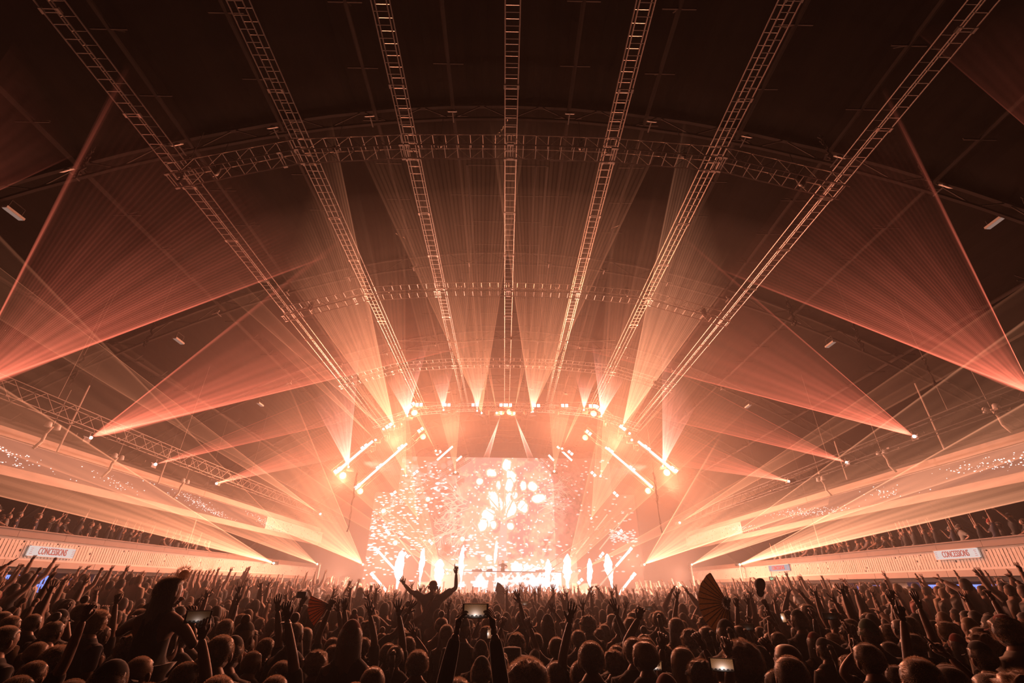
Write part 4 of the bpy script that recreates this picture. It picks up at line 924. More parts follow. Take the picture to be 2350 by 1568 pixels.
def body_graph(armL, armR, f=0.0, legs='stand', lean=0.0):
    """joints of a standing or seated figure 1.75 m tall; f 1 = slighter build"""
    k = 1 - .1 * f; W = 1 - .12 * f
    V_ = [(0, 0, .95), (0, 0, 1.09), (0, -.005, 1.26), (0, -.008, 1.385), (0, -.006, 1.475), (0, .008, 1.545)]
    Rd = [(.150, .11), (.125 * k, .095), (.148 * k, .105), (.115 * k, .082), (.066, .062), (.055, .058)]
    if f: Rd[0] = (.158, .115)
    E_ = [(0, 1), (1, 2), (2, 3), (3, 4), (4, 5)]; ends = {}
    for s_, arm in ((-1, armL), (1, armR)):
        e, w_, hd, palm, hk = arm
        dx = Vector((-s_ * .175 * (1 - W), 0, 0)); e = e + dx; w_ = w_ + dx
        raised = max(0, (e.z - 1.35) / .3)
        b = len(V_); V_ += [(s_ * .165 * W, -.005, 1.378 + .045 * raised), tuple(e * .5 + Vector((s_ * .172 * W, -.005, 1.415 + .03 * raised)) * .5), tuple(e), tuple(e * .45 + w_ * .55), tuple(w_)]
        Rd += [.064 * k, .052 * k, .042 * k, .037 * k, .026]; E_ += [(3, b), (b, b + 1), (b + 1, b + 2), (b + 2, b + 3), (b + 3, b + 4)]; ends[s_] = (w_, hd, palm, hk)
    for s_ in (-1, 1):
        b = len(V_)
        if legs == 'stand': V_ += [(s_ * .095, 0, .86), (s_ * .105, .015, .50), (s_ * .105, -.015, .27), (s_ * .11, -.02, .09), (s_ * .12, .07, .035)]
        else: V_ += [(s_ * .10, .02, .90), (s_ * .16, .40, .93), (s_ * .16, .44, .72), (s_ * .155, .42, .50), (s_ * .15, .50, .44)]
        Rd += [.092, .062, .055, .036, .032]; E_ += [(0, b), (b, b + 1), (b + 1, b + 2), (b + 2, b + 3), (b + 3, b + 4)]
    return V_, E_, Rd, ends
def joinm(parts):
    """parts: (coords, faces) -> one pair"""
    C_ = []; Fc = []; b = 0
    for co, fs in parts: C_.append(np.asarray(co)); Fc += [tuple(i + b for i in f) for f in fs]; b += len(co)
    return np.concatenate(C_), Fc
def np_mesh(name, co, fs, mat, smooth=True):
    me = bpy.data.meshes.new(name); me.from_pydata(co.tolist(), [], fs); me.materials.append(mat)
    if smooth: me.polygons.foreach_set('use_smooth', [True] * len(me.polygons))
    me.update(); return me
def xf(co, M3, t): return co @ np.array(M3).T + np.array(t)
def head_at(tilt=0.0, turn=0.0, lo=False):
    co, fs = HEADL if lo else HEAD
    M3 = Matrix.Rotation(turn, 3, 'Z') @ Matrix.Rotation(tilt, 3, 'X'); return (xf(co, M3, (0, .02, 1.59)), fs), M3
def body_meshes(armL, armR, f=0, legs='stand', sleeves=True, hsub=1, tilt=0.0, turn=0.0, long_sleeve=False):
    V_, E_, Rd, ends = body_graph(armL, armR, f, legs)
    parts = [skin_eval(V_, E_, Rd, (0,), 2)]
    hd_, M3 = head_at(tilt, turn); parts.append(hd_)
    for s_, (w_, hd, palm, hk) in ends.items():
        co, fs = hand(hk, hsub); co = co.copy()
        if s_ < 0: co = co * np.array((-1, 1, 1)); fs = [tuple(reversed(x)) for x in fs]
        parts.append((xf(co, rotm(hd, palm), w_), fs))
    body = np_mesh('body', *joinm(parts), M_SKIN)
    g = .016
    cut = 2 if sleeves else 0
    keep = [0, 1, 2, 3]; V2 = [V_[i] for i in keep]; R2 = [tuple(x + g for x in Rd[i]) for i in keep]; E2 = [(0, 1), (1, 2), (2, 3)]
    V2.append((0, 0, .88)); R2.append((.158, .12)); E2.append((0, 4)); V2 += [(0, -.004, 1.442), (0, 0, 1.505)]; R2 += [(.128, .092), (.078, .074)]; E2 += [(3, 5), (5, 6)]
    if cut:
        for a in (6, 11):
            b = len(V2); V2 += [V_[a], V_[a + 1]]; R2 += [Rd[a] + g, Rd[a + 1] + g]; E2 += [(3, b), (b, b + 1)]
            if long_sleeve:
                V2 += [V_[a + 2], V_[a + 3], tuple(Vector(V_[a + 4]) * .85 + Vector(V_[a + 3]) * .15)]; R2 += [Rd[a + 2] + .013, Rd[a + 3] + .012, Rd[a + 4] + .012]; E2 += [(b + 1, b + 2), (b + 2, b + 3), (b + 3, b + 4)]
            else:
                p = Vector(V_[a + 1]) * .45 + Vector(V_[a + 2]) * .55; V2.append(tuple(p)); R2.append(Rd[a + 2] + .024); E2.append((b + 1, b + 2))
    shirt = np_mesh('shirt', *skin_eval(V2, E2, R2, (0,), 2), M_CLOTH)
    b = 16; V3 = [(0, 0, .965)] + [V_[i] for i in (b, b + 1, b + 2, b + 3, b + 5, b + 6, b + 7, b + 8)]
    tr = np_mesh('trousers', *skin_eval(V3, [(0, 1), (1, 2), (2, 3), (3, 4), (0, 5), (5, 6), (6, 7), (7, 8)], [(.158, .12), .1, .075, .066, .055, .1, .075, .066, .055], (0,), 1), M_DENIM)
    return body, shirt, tr, M3
sh_ = MB()
for s_ in (-1, 1): sh_.ball((s_ * .115, .045, .045), .05, None, 10, 6, (.95, 2.6, .95))
SHOES = sh_.mesh('shoes', M_SHOE, True)
# hair and headgear, around the head's centre
rh = random.Random(21)
def noise3(v, sc): 
    from mathutils import noise
    return noise.noise(Vector(v) * sc)
def strands(q, n, r0, r1, ln, zmin=-.4, back=True, wob=.4, w_=.0012):
    for _ in range(n):
        while True:
            d = Vector((rh.gauss(0, 1), rh.gauss(0, 1), rh.gauss(0, 1))).normalized()
            if d.z > zmin and not (d.y > .55 and d.z < .45): break
        p = Vector((d.x * r0[0], d.y * r0[1] - .012, d.z * r0[2] + .01)); l = ln * rh.uniform(.4, 1.3)
        t = d.orthogonal().normalized() * w_; dd = (d + Vector((rh.uniform(-wob, wob), rh.uniform(-wob, wob), rh.uniform(-wob, wob) - .1))).normalized()
        q.add([p - t, p + t, p + dd * l], [(0, 1, 2)], M_FUZZ)
def hair_mesh(kind, hi=True):
    q = MB(); q.mi(M_HAIR); n, m = (28, 20) if hi else (12, 9)
    if kind in ('short', 'buzz', 'curly', 'afro', 'tousled', 'bun', 'ponytail', 'long', 'bald'):
        sc, nz, ns = {'short': (1.12, .05, 14), 'buzz': (1.05, .01, 10), 'bald': (1.02, .0, 5), 'curly': (1.32, .16, 26), 'afro': (1.85, .2, 20), 'tousled': (1.25, .22, 16), 'bun': (1.1, .02, 12), 'ponytail': (1.1, .02, 12), 'long': (1.14, .03, 10)}[kind]
        q.ball((0, 0, 0), 1, None, n, m); out = []
        for v in q.v:
            x, y, z = v; g_ = (abs(x) ** 2.4 + abs(y) ** 2.4 + abs(z) ** 2.4) ** (-1 / 2.4); x *= g_; y *= g_; z *= g_; face = y > .30 and z < .52; k = sc + nz * noise3(v, ns * .2) * 1.6 + nz * .6 * noise3(v, ns * .5)
            if face: k = .86
            if kind in ('short', 'buzz', 'bun', 'ponytail', 'tousled', 'bald') and abs(x) > .72 and -.62 < z < .12 and y > -.3: k = .93
            if z < -.1 and kind not in ('long', 'afro'): k *= 1 + (z + .1) * .42
            if kind == 'bald' and z < .2: k = .9
            out.append((x * .081 * k, y * .094 * k - .006, z * .098 * (1 + (k - 1) * .6) + .006))
        q.v = out
        if hi and kind not in ('bald',): strands(q, {'short': 4200, 'buzz': 4600, 'curly': 4200, 'afro': 6500, 'tousled': 3600, 'bun': 3600, 'ponytail': 3600, 'long': 3600}[kind], (.083 * sc * .97, .098 * sc * .97, .103 * (1 + (sc - 1) * .6) * .99), None, {'buzz': .005, 'short': .008, 'afro': .024, 'curly': .017, 'tousled': .020}.get(kind, .006), wob=.9 if kind in ('curly', 'afro', 'tousled') else .5, w_={'afro': .0009, 'curly': .0010, 'tousled': .0010}.get(kind, .0014))
    if kind == 'bun':
        q.ball((0, -.03, .155), .045, None, 12, 8)
        if hi: strands(q, 150, (.04, .04, .04), None, .02)
    if kind == 'ponytail': q.path([Vector((0, -.10, .07)), Vector((0, -.15, .04)), Vector((.01, -.17, -.06)), Vector((0, -.16, -.2))], [.025, .032, .03, .008], 8)
    if kind == 'long':
        rows = 9; cols = 15; vs = []
        for side_ in (1.0, .82):
            for j in range(rows):
                t = j / (rows - 1)
                for i in range(cols):
                    a = math.pi * (1.0 + (i / (cols - 1)) * 1.0) + (-.25 + .5 * (i / (cols - 1))) * (1 - .4 * t)
                    w_ = (.090 + .016 * math.sin(t * 2.4)) * side_ + .0035 * math.sin(i * 3.1 + j * .35)
                    vs.append((math.cos(a) * w_, math.sin(a) * w_ * 1.02 - .012, .04 - t * .36))
        fs = []; O = rows * cols
        for j in range(rows - 1):
            for i in range(cols - 1): a = j * cols + i; fs += [(a, a + cols, a + cols + 1, a + 1), (O + a, O + a + 1, O + a + cols + 1, O + a + cols)]
        for i in range(cols - 1): a = (rows - 1) * cols + i; fs.append((a, O + a, O + a + 1, a + 1))
        q.add(vs, fs)
        if hi:
            for _ in range(160):
                a = rh.uniform(math.pi, 2 * math.pi); z = rh.uniform(-.32, .0); r = rh.uniform(.1, .122); p = Vector((math.cos(a) * r, math.sin(a) * r - .012, z)); q.add([p, p + Vector((.002, 0, 0)), p + Vector((rh.uniform(-.01, .01), rh.uniform(-.01, .01), -.09))], [(0, 1, 2)])
    return q.mesh('hair', M_HAIR, True)
def hat_mesh(kind):
    q = MB()
    if kind == 'cap':
        q.ball((0, -.005, .02), 1, None, 20, 12); q.v = [(v[0] * 1, v[1] * 1, v[2]) for v in q.v]
        q.v = [(x * .083, (y + .005) * .103 - .006, max((z - .02) * .118, -.005) + .028) for x, y, z in q.v]
        vs = []; 
        for k in (0, 1):
            for i in range(9):
                a = math.pi * (i / 8); vs.append((math.cos(a) * .07, .07 + math.sin(a) * .01, .04 - k * .006))
            for i in range(9):
                a = math.pi * (i / 8); vs.append((math.cos(a) * .075, .085 + math.sin(a) * .085, .03 - k * .006 - .008 * math.sin(a)))
        fs = [(i, i + 1, i + 10, i + 9) for i in range(8)] + [(18 + i, 27 + i, 28 + i, 19 + i) for i in range(8)] + [(9 + i, 10 + i, 28 + i, 27 + i) for i in range(8)]
        q.add(vs, fs)
    elif kind == 'beanie':
        q.ball((0, -.008, 0), 1, None, 20, 14); q.v = [(x * .086, (y + .008) * .106 - .01, max(z * .135, -.01) + .02 + (.004 * math.sin(math.atan2(y, x) * 20))) for x, y, z in q.v]
        q.lathe([(.084, 0), (.092, .005), (.092, .04), (.084, .045)], (0, 0, 0), 20, None, Matrix.Diagonal((1, 1.2, 1)))
    elif kind == 'bucket':
        q.lathe([(.145, -.05), (.150, -.045), (.098, .03), (.094, .04), (.086, .135), (.06, .155), (.001, .157)], (0, 0, 0), 24, None, Matrix.Diagonal((1, 1.12, 1)))
    elif kind == 'flat':
        q.lathe([(.17, .03), (.175, .036), (.10, .045), (.095, .11), (.05, .12), (.001, .12)], (0, 0, 0), 24, None, Matrix.Diagonal((1, 1.1, 1)))
    return q.mesh('hat', M_CLOTH, True)
HAIR = {k: hair_mesh(k) for k in ('short', 'buzz', 'curly', 'afro', 'tousled', 'bun', 'ponytail', 'long', 'bald')}
HAT = {k: hat_mesh(k) for k in ('cap', 'beanie', 'bucket', 'flat')}
HCOL = {'dark': (.02, .013, .01), 'brown': (.07, .038, .022), 'fair': (.32, .19, .10), 'grey': (.25, .22, .2)}
CCOL = {'black': (.015, .015, .016), 'charcoal': (.05, .05, .05), 'white': (.65, .6, .55), 'grey': (.25, .24, .23), 'navy': (.03, .035, .06), 'red': (.35, .04, .03), 'tan': (.4, .28, .18), 'green': (.04, .12, .06)}
def dress(root, meshes, hair, hcol, ccol, hat=None, hatcol='black', M3=None, scale=1.0):
    body, shirt, tr = meshes
    link('body', body, root)
    o = link('shirt', shirt, root); o.color = (*CCOL[ccol], 1)
    link('trousers', tr, root)
    t = (0, .02, 1.59); rot = M3.to_euler() if M3 is not None else (0, 0, 0)
    if hair != 'none': h = link('hair', HAIR[hair], root, t, rot); h.color = (*HCOL[hcol], 1)
    if hat: h = link('hat', HAT[hat], root, t, rot); h.color = (*CCOL[hatcol], 1)
POSES = {'down': ('down', 'down'), 'right_up': ('down', 'up'), 'left_up': ('up', 'down'), 'both_up': ('up', 'up'), 'spread_up': ('upout', 'upout'), 'filming': ('phone', 'phone'), 'fist': ('down', 'fist'), 'clapping': ('clap', 'clap'),
         'waving': ('wave', 'bent'), 'pointing': ('point', 'down'), 'leaning': ('rail', 'rail'), 'reaching': ('down', 'forward'), 'hip': ('hip', 'up')}
POSEW = {'down': 'arms down', 'right_up': 'right hand raised', 'left_up': 'left hand raised', 'both_up': 'both hands raised', 'spread_up': 'arms spread upward', 'filming': 'hands lifted to film', 'fist': 'right fist raised', 'clapping': 'clapping overhead', 'waving': 'waving one hand', 'pointing': 'pointing at the stage', 'leaning': 'leaning on the rail', 'reaching': 'reaching one arm ahead', 'hip': 'hand on hip'}
_bank = {}
def bank(pose, f, tank=False):
    k = (pose, f, tank)
    if k not in _bank:
        a, b = POSES[pose]; _bank[k] = body_meshes(arm_pose(a, -1), arm_pose(b, 1), f, sleeves=not tank)
    return _bank[k]
def add_person(x, y, zf, h, rz, pose, f, hair, hcol, ccol, label, group=None, hat=None, hatcol='black', tank=False, name='person'):
    b = bank(pose, f, tank); e = empty(name, (x, y, zf), label, 'person', group, rz); s_ = h / 1.76; e.scale = (s_, s_, s_)
    dress(e, b[:3], hair, hcol, ccol, hat, hatcol, b[3]); link('shoes', SHOES, e)
    return e
occ = []     # taken spots
def free(x, y, r=.46):
    for a, b, c in occ:
        if (a - x) ** 2 + (b - y) ** 2 < max(r, c) ** 2: return False
    return True
HW = {'buzz': .165, 'bald': .155, 'short': .175, 'curly': .215, 'afro': .30, 'tousled': .20, 'bun': .175, 'ponytail': .175, 'long': .20}
HATW = {'cap': .175, 'beanie': .18, 'bucket': .30, 'flat': .35}
def spot(px, py, wpx, width, top=1.765, zf=0.0, lo=1.55, hi=1.90):
    """feet and height of a standing figure whose head top shows at px, py and is wpx wide"""
    D = width * F / wpx; P = atD(px, py, D); h = P.z - zf
    if not lo <= h <= hi:
        d = ray(px, py); hh = min(hi, max(lo, h)); 
        if (hh + zf - 2.0) * d.z > 0 and abs(d.z) > 1e-3: P2 = EYE + d * ((hh + zf - 2.0) / d.z)
        else: P2 = P
        if abs(P2.y / P.y - 1) < .55: P = P2
        h = min(hi, max(lo, P.z - zf))
    return P.x, P.y - .02, h
# ------------------------------------------------------------------ near figures placed one by one
def face_rz(x, y, j=0.0):
    a = math.atan2(-(0 - x), 42 - y); return a * .8 + j
NEAR = [  # px, py of the head top, width, hair, colour, cloth, pose, slighter, hat, what singles it out
 (1020, 1411, 28, 'curly', 'fair', 'black', 'down', 0, None, 'with a round fluffy fair head just behind the lifted man'),
 (1075, 1420, 44, 'short', 'brown', 'grey', 'down', 0, 'bucket', 'in a pale bucket hat with dark band, between the phone holder\'s arms'),
 (963, 1468, 55, 'curly', 'brown', 'black', 'down', 0, None, 'with thick curly hair rimmed orange, lower left of the phone holder'),
 (870, 1399, 26, 'curly', 'brown', 'charcoal', 'left_up', 1, None, 'with curly hair and one arm up beside the lifted man'),
 (880, 1434, 24, 'bun', 'fair', 'black', 'down', 1, None, 'with fair hair tied up, left of the lifted man\'s legs'),
 (923, 1430, 27, 'long', 'brown', 'black', 'down', 1, None, 'with long smooth hair below the lifted man'),
 (862, 1512, 66, 'long', 'brown', 'charcoal', 'down', 1, None, 'with long straight glossy hair at the very front, left of the phone holder'),
 (910, 1481, 30, 'ponytail', 'dark', 'black', 'down', 1, None, 'with a dark ponytail behind the long glossy hair'),
 (1105, 1464, 40, 'short', 'dark', 'black', 'down', 0, 'beanie', 'in a dark beanie right under the filming phone'),
 (1106, 1497, 38, 'short', 'brown', 'black', 'down', 0, 'cap', 'in a dark cap right of the phone holder\'s left sleeve'),
 (1053, 1523, 37, 'curly', 'brown', 'black', 'down', 0, None, 'with small curls between the phone holder\'s sleeves'),
 (1209, 1488, 103, 'afro', 'brown', 'black', 'down', 0, None, 'with a huge round afro at the front, right of the phone holder'),
 (1142, 1515, 60, 'tousled', 'brown', 'black', 'down', 1, None, 'with tousled hair tucked against the big afro'),
 (1176, 1472, 42, 'short', 'dark', 'black', 'down', 0, 'flat', 'in a flat wide-brimmed dark hat above the big afro'),
 (1230, 1440, 33, 'buzz', 'brown', 'charcoal', 'down', 0, None, 'with a close-cropped head, bright thin rim and clear ears'),
 (1276, 1447, 39, 'buzz', 'fair', 'black', 'down', 0, None, 'with a cropped fair head, directly right of the other cropped head'),
 (1117, 1430, 34, 'tousled', 'fair', 'grey', 'filming', 1, None, 'with wavy fair hair holding a small phone beside the phone holder\'s wrist'),
 (1145, 1386, 24, 'curly', 'brown', 'black', 'down', 0, None, 'with curly hair right above the phone holder\'s right hand'),
 (1166, 1388, 17, 'short', 'brown', 'black', 'down', 0, None, 'with short hair next to the curly head right of the phone'),
 (1187, 1441, 31, 'long', 'brown', 'charcoal', 'down', 1, None, 'with long hair left of the close-cropped head'),
 (1206, 1425, 27, 'long', 'brown', 'black', 'down', 1, None, 'with long hair one row beyond the close-cropped head'),
 (1353, 1452, 57, 'short', 'brown', 'black', 'down', 0, None, 'with a tall orange-rimmed dome of hair, right of the bare raised arm'),
 (1326, 1435, 34, 'short', 'dark', 'black', 'down', 0, None, 'with dark hair behind the bare raised arm'),
 (1326, 1416, 25, 'short', 'brown', 'grey', 'down', 0, 'cap', 'in a pale cap two rows beyond the bare raised arm'),
 (1444, 1406, 32, 'short', 'fair', 'black', 'down', 0, None, 'with a bright egg-shaped head beside the blurred dark arm'),
 (1450, 1447, 48, 'short', 'brown', 'black', 'down', 0, None, 'with a wide short-haired head right of the blurred raised arms'),
 (1276, 1501, 46, 'long', 'dark', 'black', 'down', 1, None, 'with long dark hair at the front right of the big afro'),
 (1405, 1488, 45, 'tousled', 'dark', 'black', 'down', 0, None, 'with dark ruffled hair right of the tall dome of hair'),
 (1459, 1492, 41, 'curly', 'dark', 'black', 'down', 0, None, 'with dark curls left of the glowing phone screen'),
 (1519, 1472, 36, 'tousled', 'brown', 'black', 'down', 0, None, 'with ruffled hair behind the glowing phone screen'),
 (1560, 1467, 59, 'long', 'fair', 'black', 'down', 1, None, 'with long parted fair hair right of the first glowing phone'),
 (1548, 1406, 38, 'long', 'brown', 'black', 'down', 1, None, 'with long brown hair under the single raised open hand'),
 (1519, 1431, 27, 'short', 'dark', 'black', 'down', 0, None, 'with short dark hair left of the long brown hair'),
 (1525, 1538, 58, 'bald', 'fair', 'black', 'down', 0, 'beanie', 'in a smooth reddish beanie at the bottom under the glowing phone'),
 (1613, 1408, 31, 'tousled', 'brown', 'black', 'down', 0, None, 'with a combed crest of hair left of the open folding fan'),
 (1617, 1424, 38, 'ponytail', 'dark', 'black', 'down', 1, None, 'with smooth dark hair just below the open folding fan'),
 (1589, 1442, 30, 'short', 'dark', 'black', 'down', 0, None, 'with a dark round head lower left of the folding fan'),
 (1592, 1461, 40, 'long', 'brown', 'black', 'down', 1, None, 'with long brown hair left of the big curly mane'),
 (1691, 1451, 84, 'afro', 'brown', 'black', 'down', 1, None, 'with a big mane of loose curls above the brightest phone'),
 (1795, 1453, 52, 'bald', 'fair', 'black', 'down', 0, None, 'with a smooth bald head right of the curly mane'),
 (1800, 1482, 76, 'long', 'dark', 'black', 'down', 1, None, 'with long dark hair in front of the bald head'),
 (1826, 1393, 32, 'short', 'dark', 'black', 'down', 0, 'cap', 'in a dark backwards cap with a bright cheek'),
 (1904, 1436, 37, 'curly', 'fair', 'black', 'down', 0, None, 'with a fair curly crest right of the bald head'),
 (1865, 1446, 30, 'short', 'dark', 'black', 'down', 0, None, 'with dark hair left of the fair curly crest'),
 (1938, 1480, 30, 'curly', 'fair', 'tan', 'down', 1, None, 'with fair curls below the fair curly crest'),
 (1848, 1378, 29, 'short', 'dark', 'charcoal', 'down', 0, None, 'with dark hair looking sideways beyond the backwards cap'),
 (1815, 1550, 60, 'tousled', 'brown', 'black', 'down', 0, None, 'with ruffled hair at the bottom right of the brightest phone'),
 (1985, 1421, 46, 'short', 'dark', 'black', 'down', 0, 'beanie', 'in a dark green beanie on the right'),
 (1977, 1457, 55, 'short', 'dark', 'black', 'down', 0, None, 'with a big dark head in front of the green beanie'),
 (2160, 1506, 60, 'long', 'dark', 'black', 'down', 1, None, 'with long dark hair near the bottom right'),
 (2317, 1513, 100, 'tousled', 'fair', 'black', 'down', 0, None, 'with big swept fair hair in the bottom right corner'),
 (2085, 1440, 40, 'short', 'dark', 'black', 'right_up', 0, None, 'with one thin bare arm raised, in the dark at right'),
 (2235, 1462, 48, 'short', 'dark', 'black', 'down', 0, 'cap', 'in a dark cap left of the big fair hair'),
 (101, 1458, 42, 'buzz', 'fair', 'black', 'down', 0, None, 'with a pale cropped head near the bottom left'),
 (336, 1485, 56, 'buzz', 'fair', 'charcoal', 'down', 0, None, 'with an orange-rimmed cropped head under the shoulder rider'),
 (272, 1500, 74, 'short', 'dark', 'black', 'down', 0, 'cap', 'in a big dark cap, bottom left'),
 (349, 1541, 64, 'curly', 'brown', 'black', 'down', 0, None, 'with curls at the bottom edge below the cropped head'),
 (18, 1394, 34, 'long', 'brown', 'black', 'down', 1, None, 'with long wavy hair at the left edge'),
 (147, 1392, 36, 'short', 'dark', 'black', 'down', 0, 'cap', 'in a dark cap left of the shoulder rider'),
 (519, 1439, 56, 'short', 'brown', 'black', 'down', 0, None, 'with a broad short-haired head right of the shoulder rider'),
 (540, 1464, 58, 'short', 'dark', 'black', 'down', 0, 'cap', 'in a black cap with a lit cheek, right of the shoulder rider'),
 (572, 1450, 40, 'short', 'brown', 'charcoal', 'down', 0, None, 'with short brown hair behind the black cap'),
 (478, 1490, 35, 'buzz', 'brown', 'black', 'down', 0, None, 'with a small cropped head left of the black cap'),
 (580, 1515, 34, 'buzz', 'fair', 'black', 'down', 0, None, 'with a fair cropped head below the black cap'),
 (733, 1481, 48, 'tousled', 'fair', 'black', 'down', 0, None, 'with tousled fair hair left of the front, below the folding fan'),
 (513, 1525, 78, 'short', 'brown', 'black', 'down', 0, None, 'with a big round head at the bottom, left of the black-sleeved arm'),
 (471, 1404, 24, 'tousled', 'fair', 'black', 'down', 0, None, 'with fair spiky hair just right of the shoulder rider\'s elbow'),
 (572, 1414, 27, 'curly', 'fair', 'charcoal', 'down', 0, None, 'with fluffy fair hair in the left middle'),
 (601, 1412, 22, 'short', 'dark', 'black', 'down', 0, None, 'with dark hair right of the fluffy fair hair'),
 (526, 1410, 34, 'short', 'dark', 'black', 'down', 0, None, 'with a dark head left of the fluffy fair hair'),
 (827, 1408, 24, 'short', 'brown', 'grey', 'down', 0, None, 'with a round brown head under the far shoulder rider'),
 (770, 1473, 45, 'short', 'brown', 'black', 'down', 0, None, 'with brown hair right of the tousled fair hair'),
 (706, 1430, 38, 'long', 'dark', 'black', 'down', 1, None, 'with long dark hair under the left folding fan'),
 (1375, 1433, 20, 'short', 'brown', 'charcoal', 'down', 0, None, 'with a small brown head left of the blurred arms'),
 (820, 1545, 60, 'short', 'dark', 'black', 'down', 0, None, 'with a dark head at the bottom left of the long glossy hair'),
 (640, 1530, 62, 'short', 'dark', 'black', 'down', 0, None, 'with a dark head at the foot of the tall raised arm'),
 (1960, 1540, 66, 'curly', 'dark', 'black', 'down', 1, None, 'with dark curls at the bottom, right part'),
 (180, 1545, 66, 'long', 'dark', 'black', 'down', 1, None, 'with long dark hair in the bottom left corner'),
 (2060, 1560, 60, 'short', 'dark', 'black', 'down', 0, None, 'with a dark head at the bottom, left of the big fair hair'),
 (60, 1530, 60, 'short', 'dark', 'black', 'down', 0, None, 'with a dark head at the lower left edge')]
for px, py, wp, hair, hc, cc, pose, f, hat, lb in NEAR:
    x, y, h = spot(px, py, wp, HATW[hat] if hat else HW[hair])
    tries = 0
    while not free(x, y, .30) and tries < 12: y += .12; x *= (y / (y - .12)); tries += 1
    occ.append((x, y, .36))
    add_person(x, y, 0, h / (1.0 if hair not in ('afro', 'curly', 'bun') else 1.03), face_rz(x, y, R.uniform(-.12, .12)), pose, f, hair, hc, cc, 'person ' + lb, None, hat, 'grey' if hat == 'bucket' else ('green' if 'green' in lb else ('red' if 'reddish' in lb else 'black')))
# ---- figures with gestures aimed at given points
def gesture(px, py, wp, width, hands_, hair, hc, cc, f, label, hat=None, hatcol='black', long_sleeve=False, tank=False, legs='stand', zf=0.0, D=None, h=None, tilt=0.0, turn=0.0, rz=0.0, name='person'):
    """hands_: {side: ((px, py, extra depth), palm direction, hand kind)}"""
    if D is None: x, y, hh = spot(px, py, wp, width, zf=zf)
    else: P = atD(px, py, D); x, y, hh = P.x, P.y - .02, (h or 1.76)
    h = h or hh; s_ = h / 1.76
    if D is not None: zf = P.z - 1.755 * s_
    Mi = Matrix.Rotation(-rz, 3, 'Z'); O = Vector((x, y, zf)); arms = {}
    for sd_ in (-1, 1):
        if sd_ in hands_:
            v, palm, hk = hands_[sd_]
            if isinstance(v, str): arms[sd_] = arm_pose(v, sd_); continue
            ax = (Vector((x, y, zf + 1.4)) - EYE).dot(C2W @ Vector((0, 0, -1))) + v[2]; T = Mi @ (atD(v[0], v[1], ax) - O) / s_
            S_ = Vector((sd_ * .175 * (1 - .12 * f), -.005, 1.43)); el, wr = ik(S_, T, sd_)
            arms[sd_] = (el + Vector((sd_ * .175 * .12 * f, 0, 0)), wr + Vector((sd_ * .175 * .12 * f, 0, 0)), ((wr - el).normalized() + Vector((0, 0, .35))).normalized(), Vector(palm), hk)
        else: arms[sd_] = arm_pose('down', sd_)
    b = body_meshes(arms[-1], arms[1], f, legs, not tank, 2, tilt, turn, long_sleeve)
    e = empty(name, O, label, 'person', None, rz); e.scale = (s_,) * 3; dress(e, b[:3], hair, hc, cc, hat, hatcol, b[3])
    if legs == 'stand': link('shoes', SHOES, e); occ.append((x, y, .4))
    wr = {k: (Matrix.Rotation(rz, 3, 'Z') @ (Vector(arms[k][1]) * s_)) + O for k in (-1, 1)}
    return e, wr
def phone(P, rot, label, w_=.155, h_=.075, screen=True, bright=1.0, group=None):
    e = empty('phone', P, label, 'phone', group); e.rotation_euler = rot
    q = MB(); q.box((0, 0, 0), (w_, .008, h_)); q.box((-w_ * .36, .005, h_ * .2), (.022, .004, .03)); q.obj('case', M_BLACK, e)
    if screen:
        nx, nz = 60, 30
        def pic(X, Z):
            U = (X / w_) * 2; V = (Z / h_) * 2; d = np.hypot(U, V * .6 + .35); an = np.arctan2(V + .45, U * 1.6)
            k = np.exp(-d * 2.2); r_ = .55 + .45 * np.sin(an * 34); C = np.zeros(X.shape + (3,))
            C[:] = np.array((.10, .035, .012)); C += (np.exp(-d * 2.2) * (.6 + .4 * r_) * (V > -.5))[..., None] * np.array((.85, .36, .13)); C += (np.exp(-d * 5.5))[..., None] * np.array((1.3, 1.1, 1.0)) * 2
            C *= np.where(V < -.62 + .1 * np.sin(U * 20), .12, 1)[..., None]; return C * bright, np.ones(X.shape, bool)
        o = wallmesh('screen', -w_ * .43, w_ * .43, -h_ * .45, h_ * .45, -.0052, nx, nz, pic, e, (0, 0, 0)); o.data.materials.append(M_PHONE)
    q = MB(); q.box((w_ * .46, -.004, 0), (.008, .002, .02)); q.obj('button', M_STEEL, e)
    return e
M_PHONE = glow('phone_picture', (1, 1, 1), .8, attr='picture')
camrot = cam_o.matrix_world.to_euler()
def phone_rot(px, pitch=0.25, roll=0.0):
    return Matrix.Rotation(-math.atan2(px - 1160, 1160) * .8, 3, 'Z') @ Matrix.Rotation(pitch, 3, 'X') @ Matrix.Rotation(roll, 3, 'Y')
# the phone holder in the middle
e, wr = gesture(1086, 1556, 58, .19, {-1: ((1052, 1416, .04), (.9, .3, -.1), 'grip'), 1: ((1132, 1412, .04), (-.9, .3, -.1), 'grip')}, 'curly', 'fair', 'black', 0, 'person at the front in long black sleeves holding a phone up with both hands', long_sleeve=True)
mid = (wr[-1] + wr[1]) / 2; Dp = (mid - EYE).dot(C2W @ Vector((0, 0, -1)))
phone(atD(1091, 1402, Dp + .04), phone_rot(1091).to_euler(), 'wide phone held up with both hands in the middle, filming the beams', .057 * 3.05 * Dp / 3.05 * 1.0 if False else 60 * Dp / F, 31 * Dp / F, True, .8)
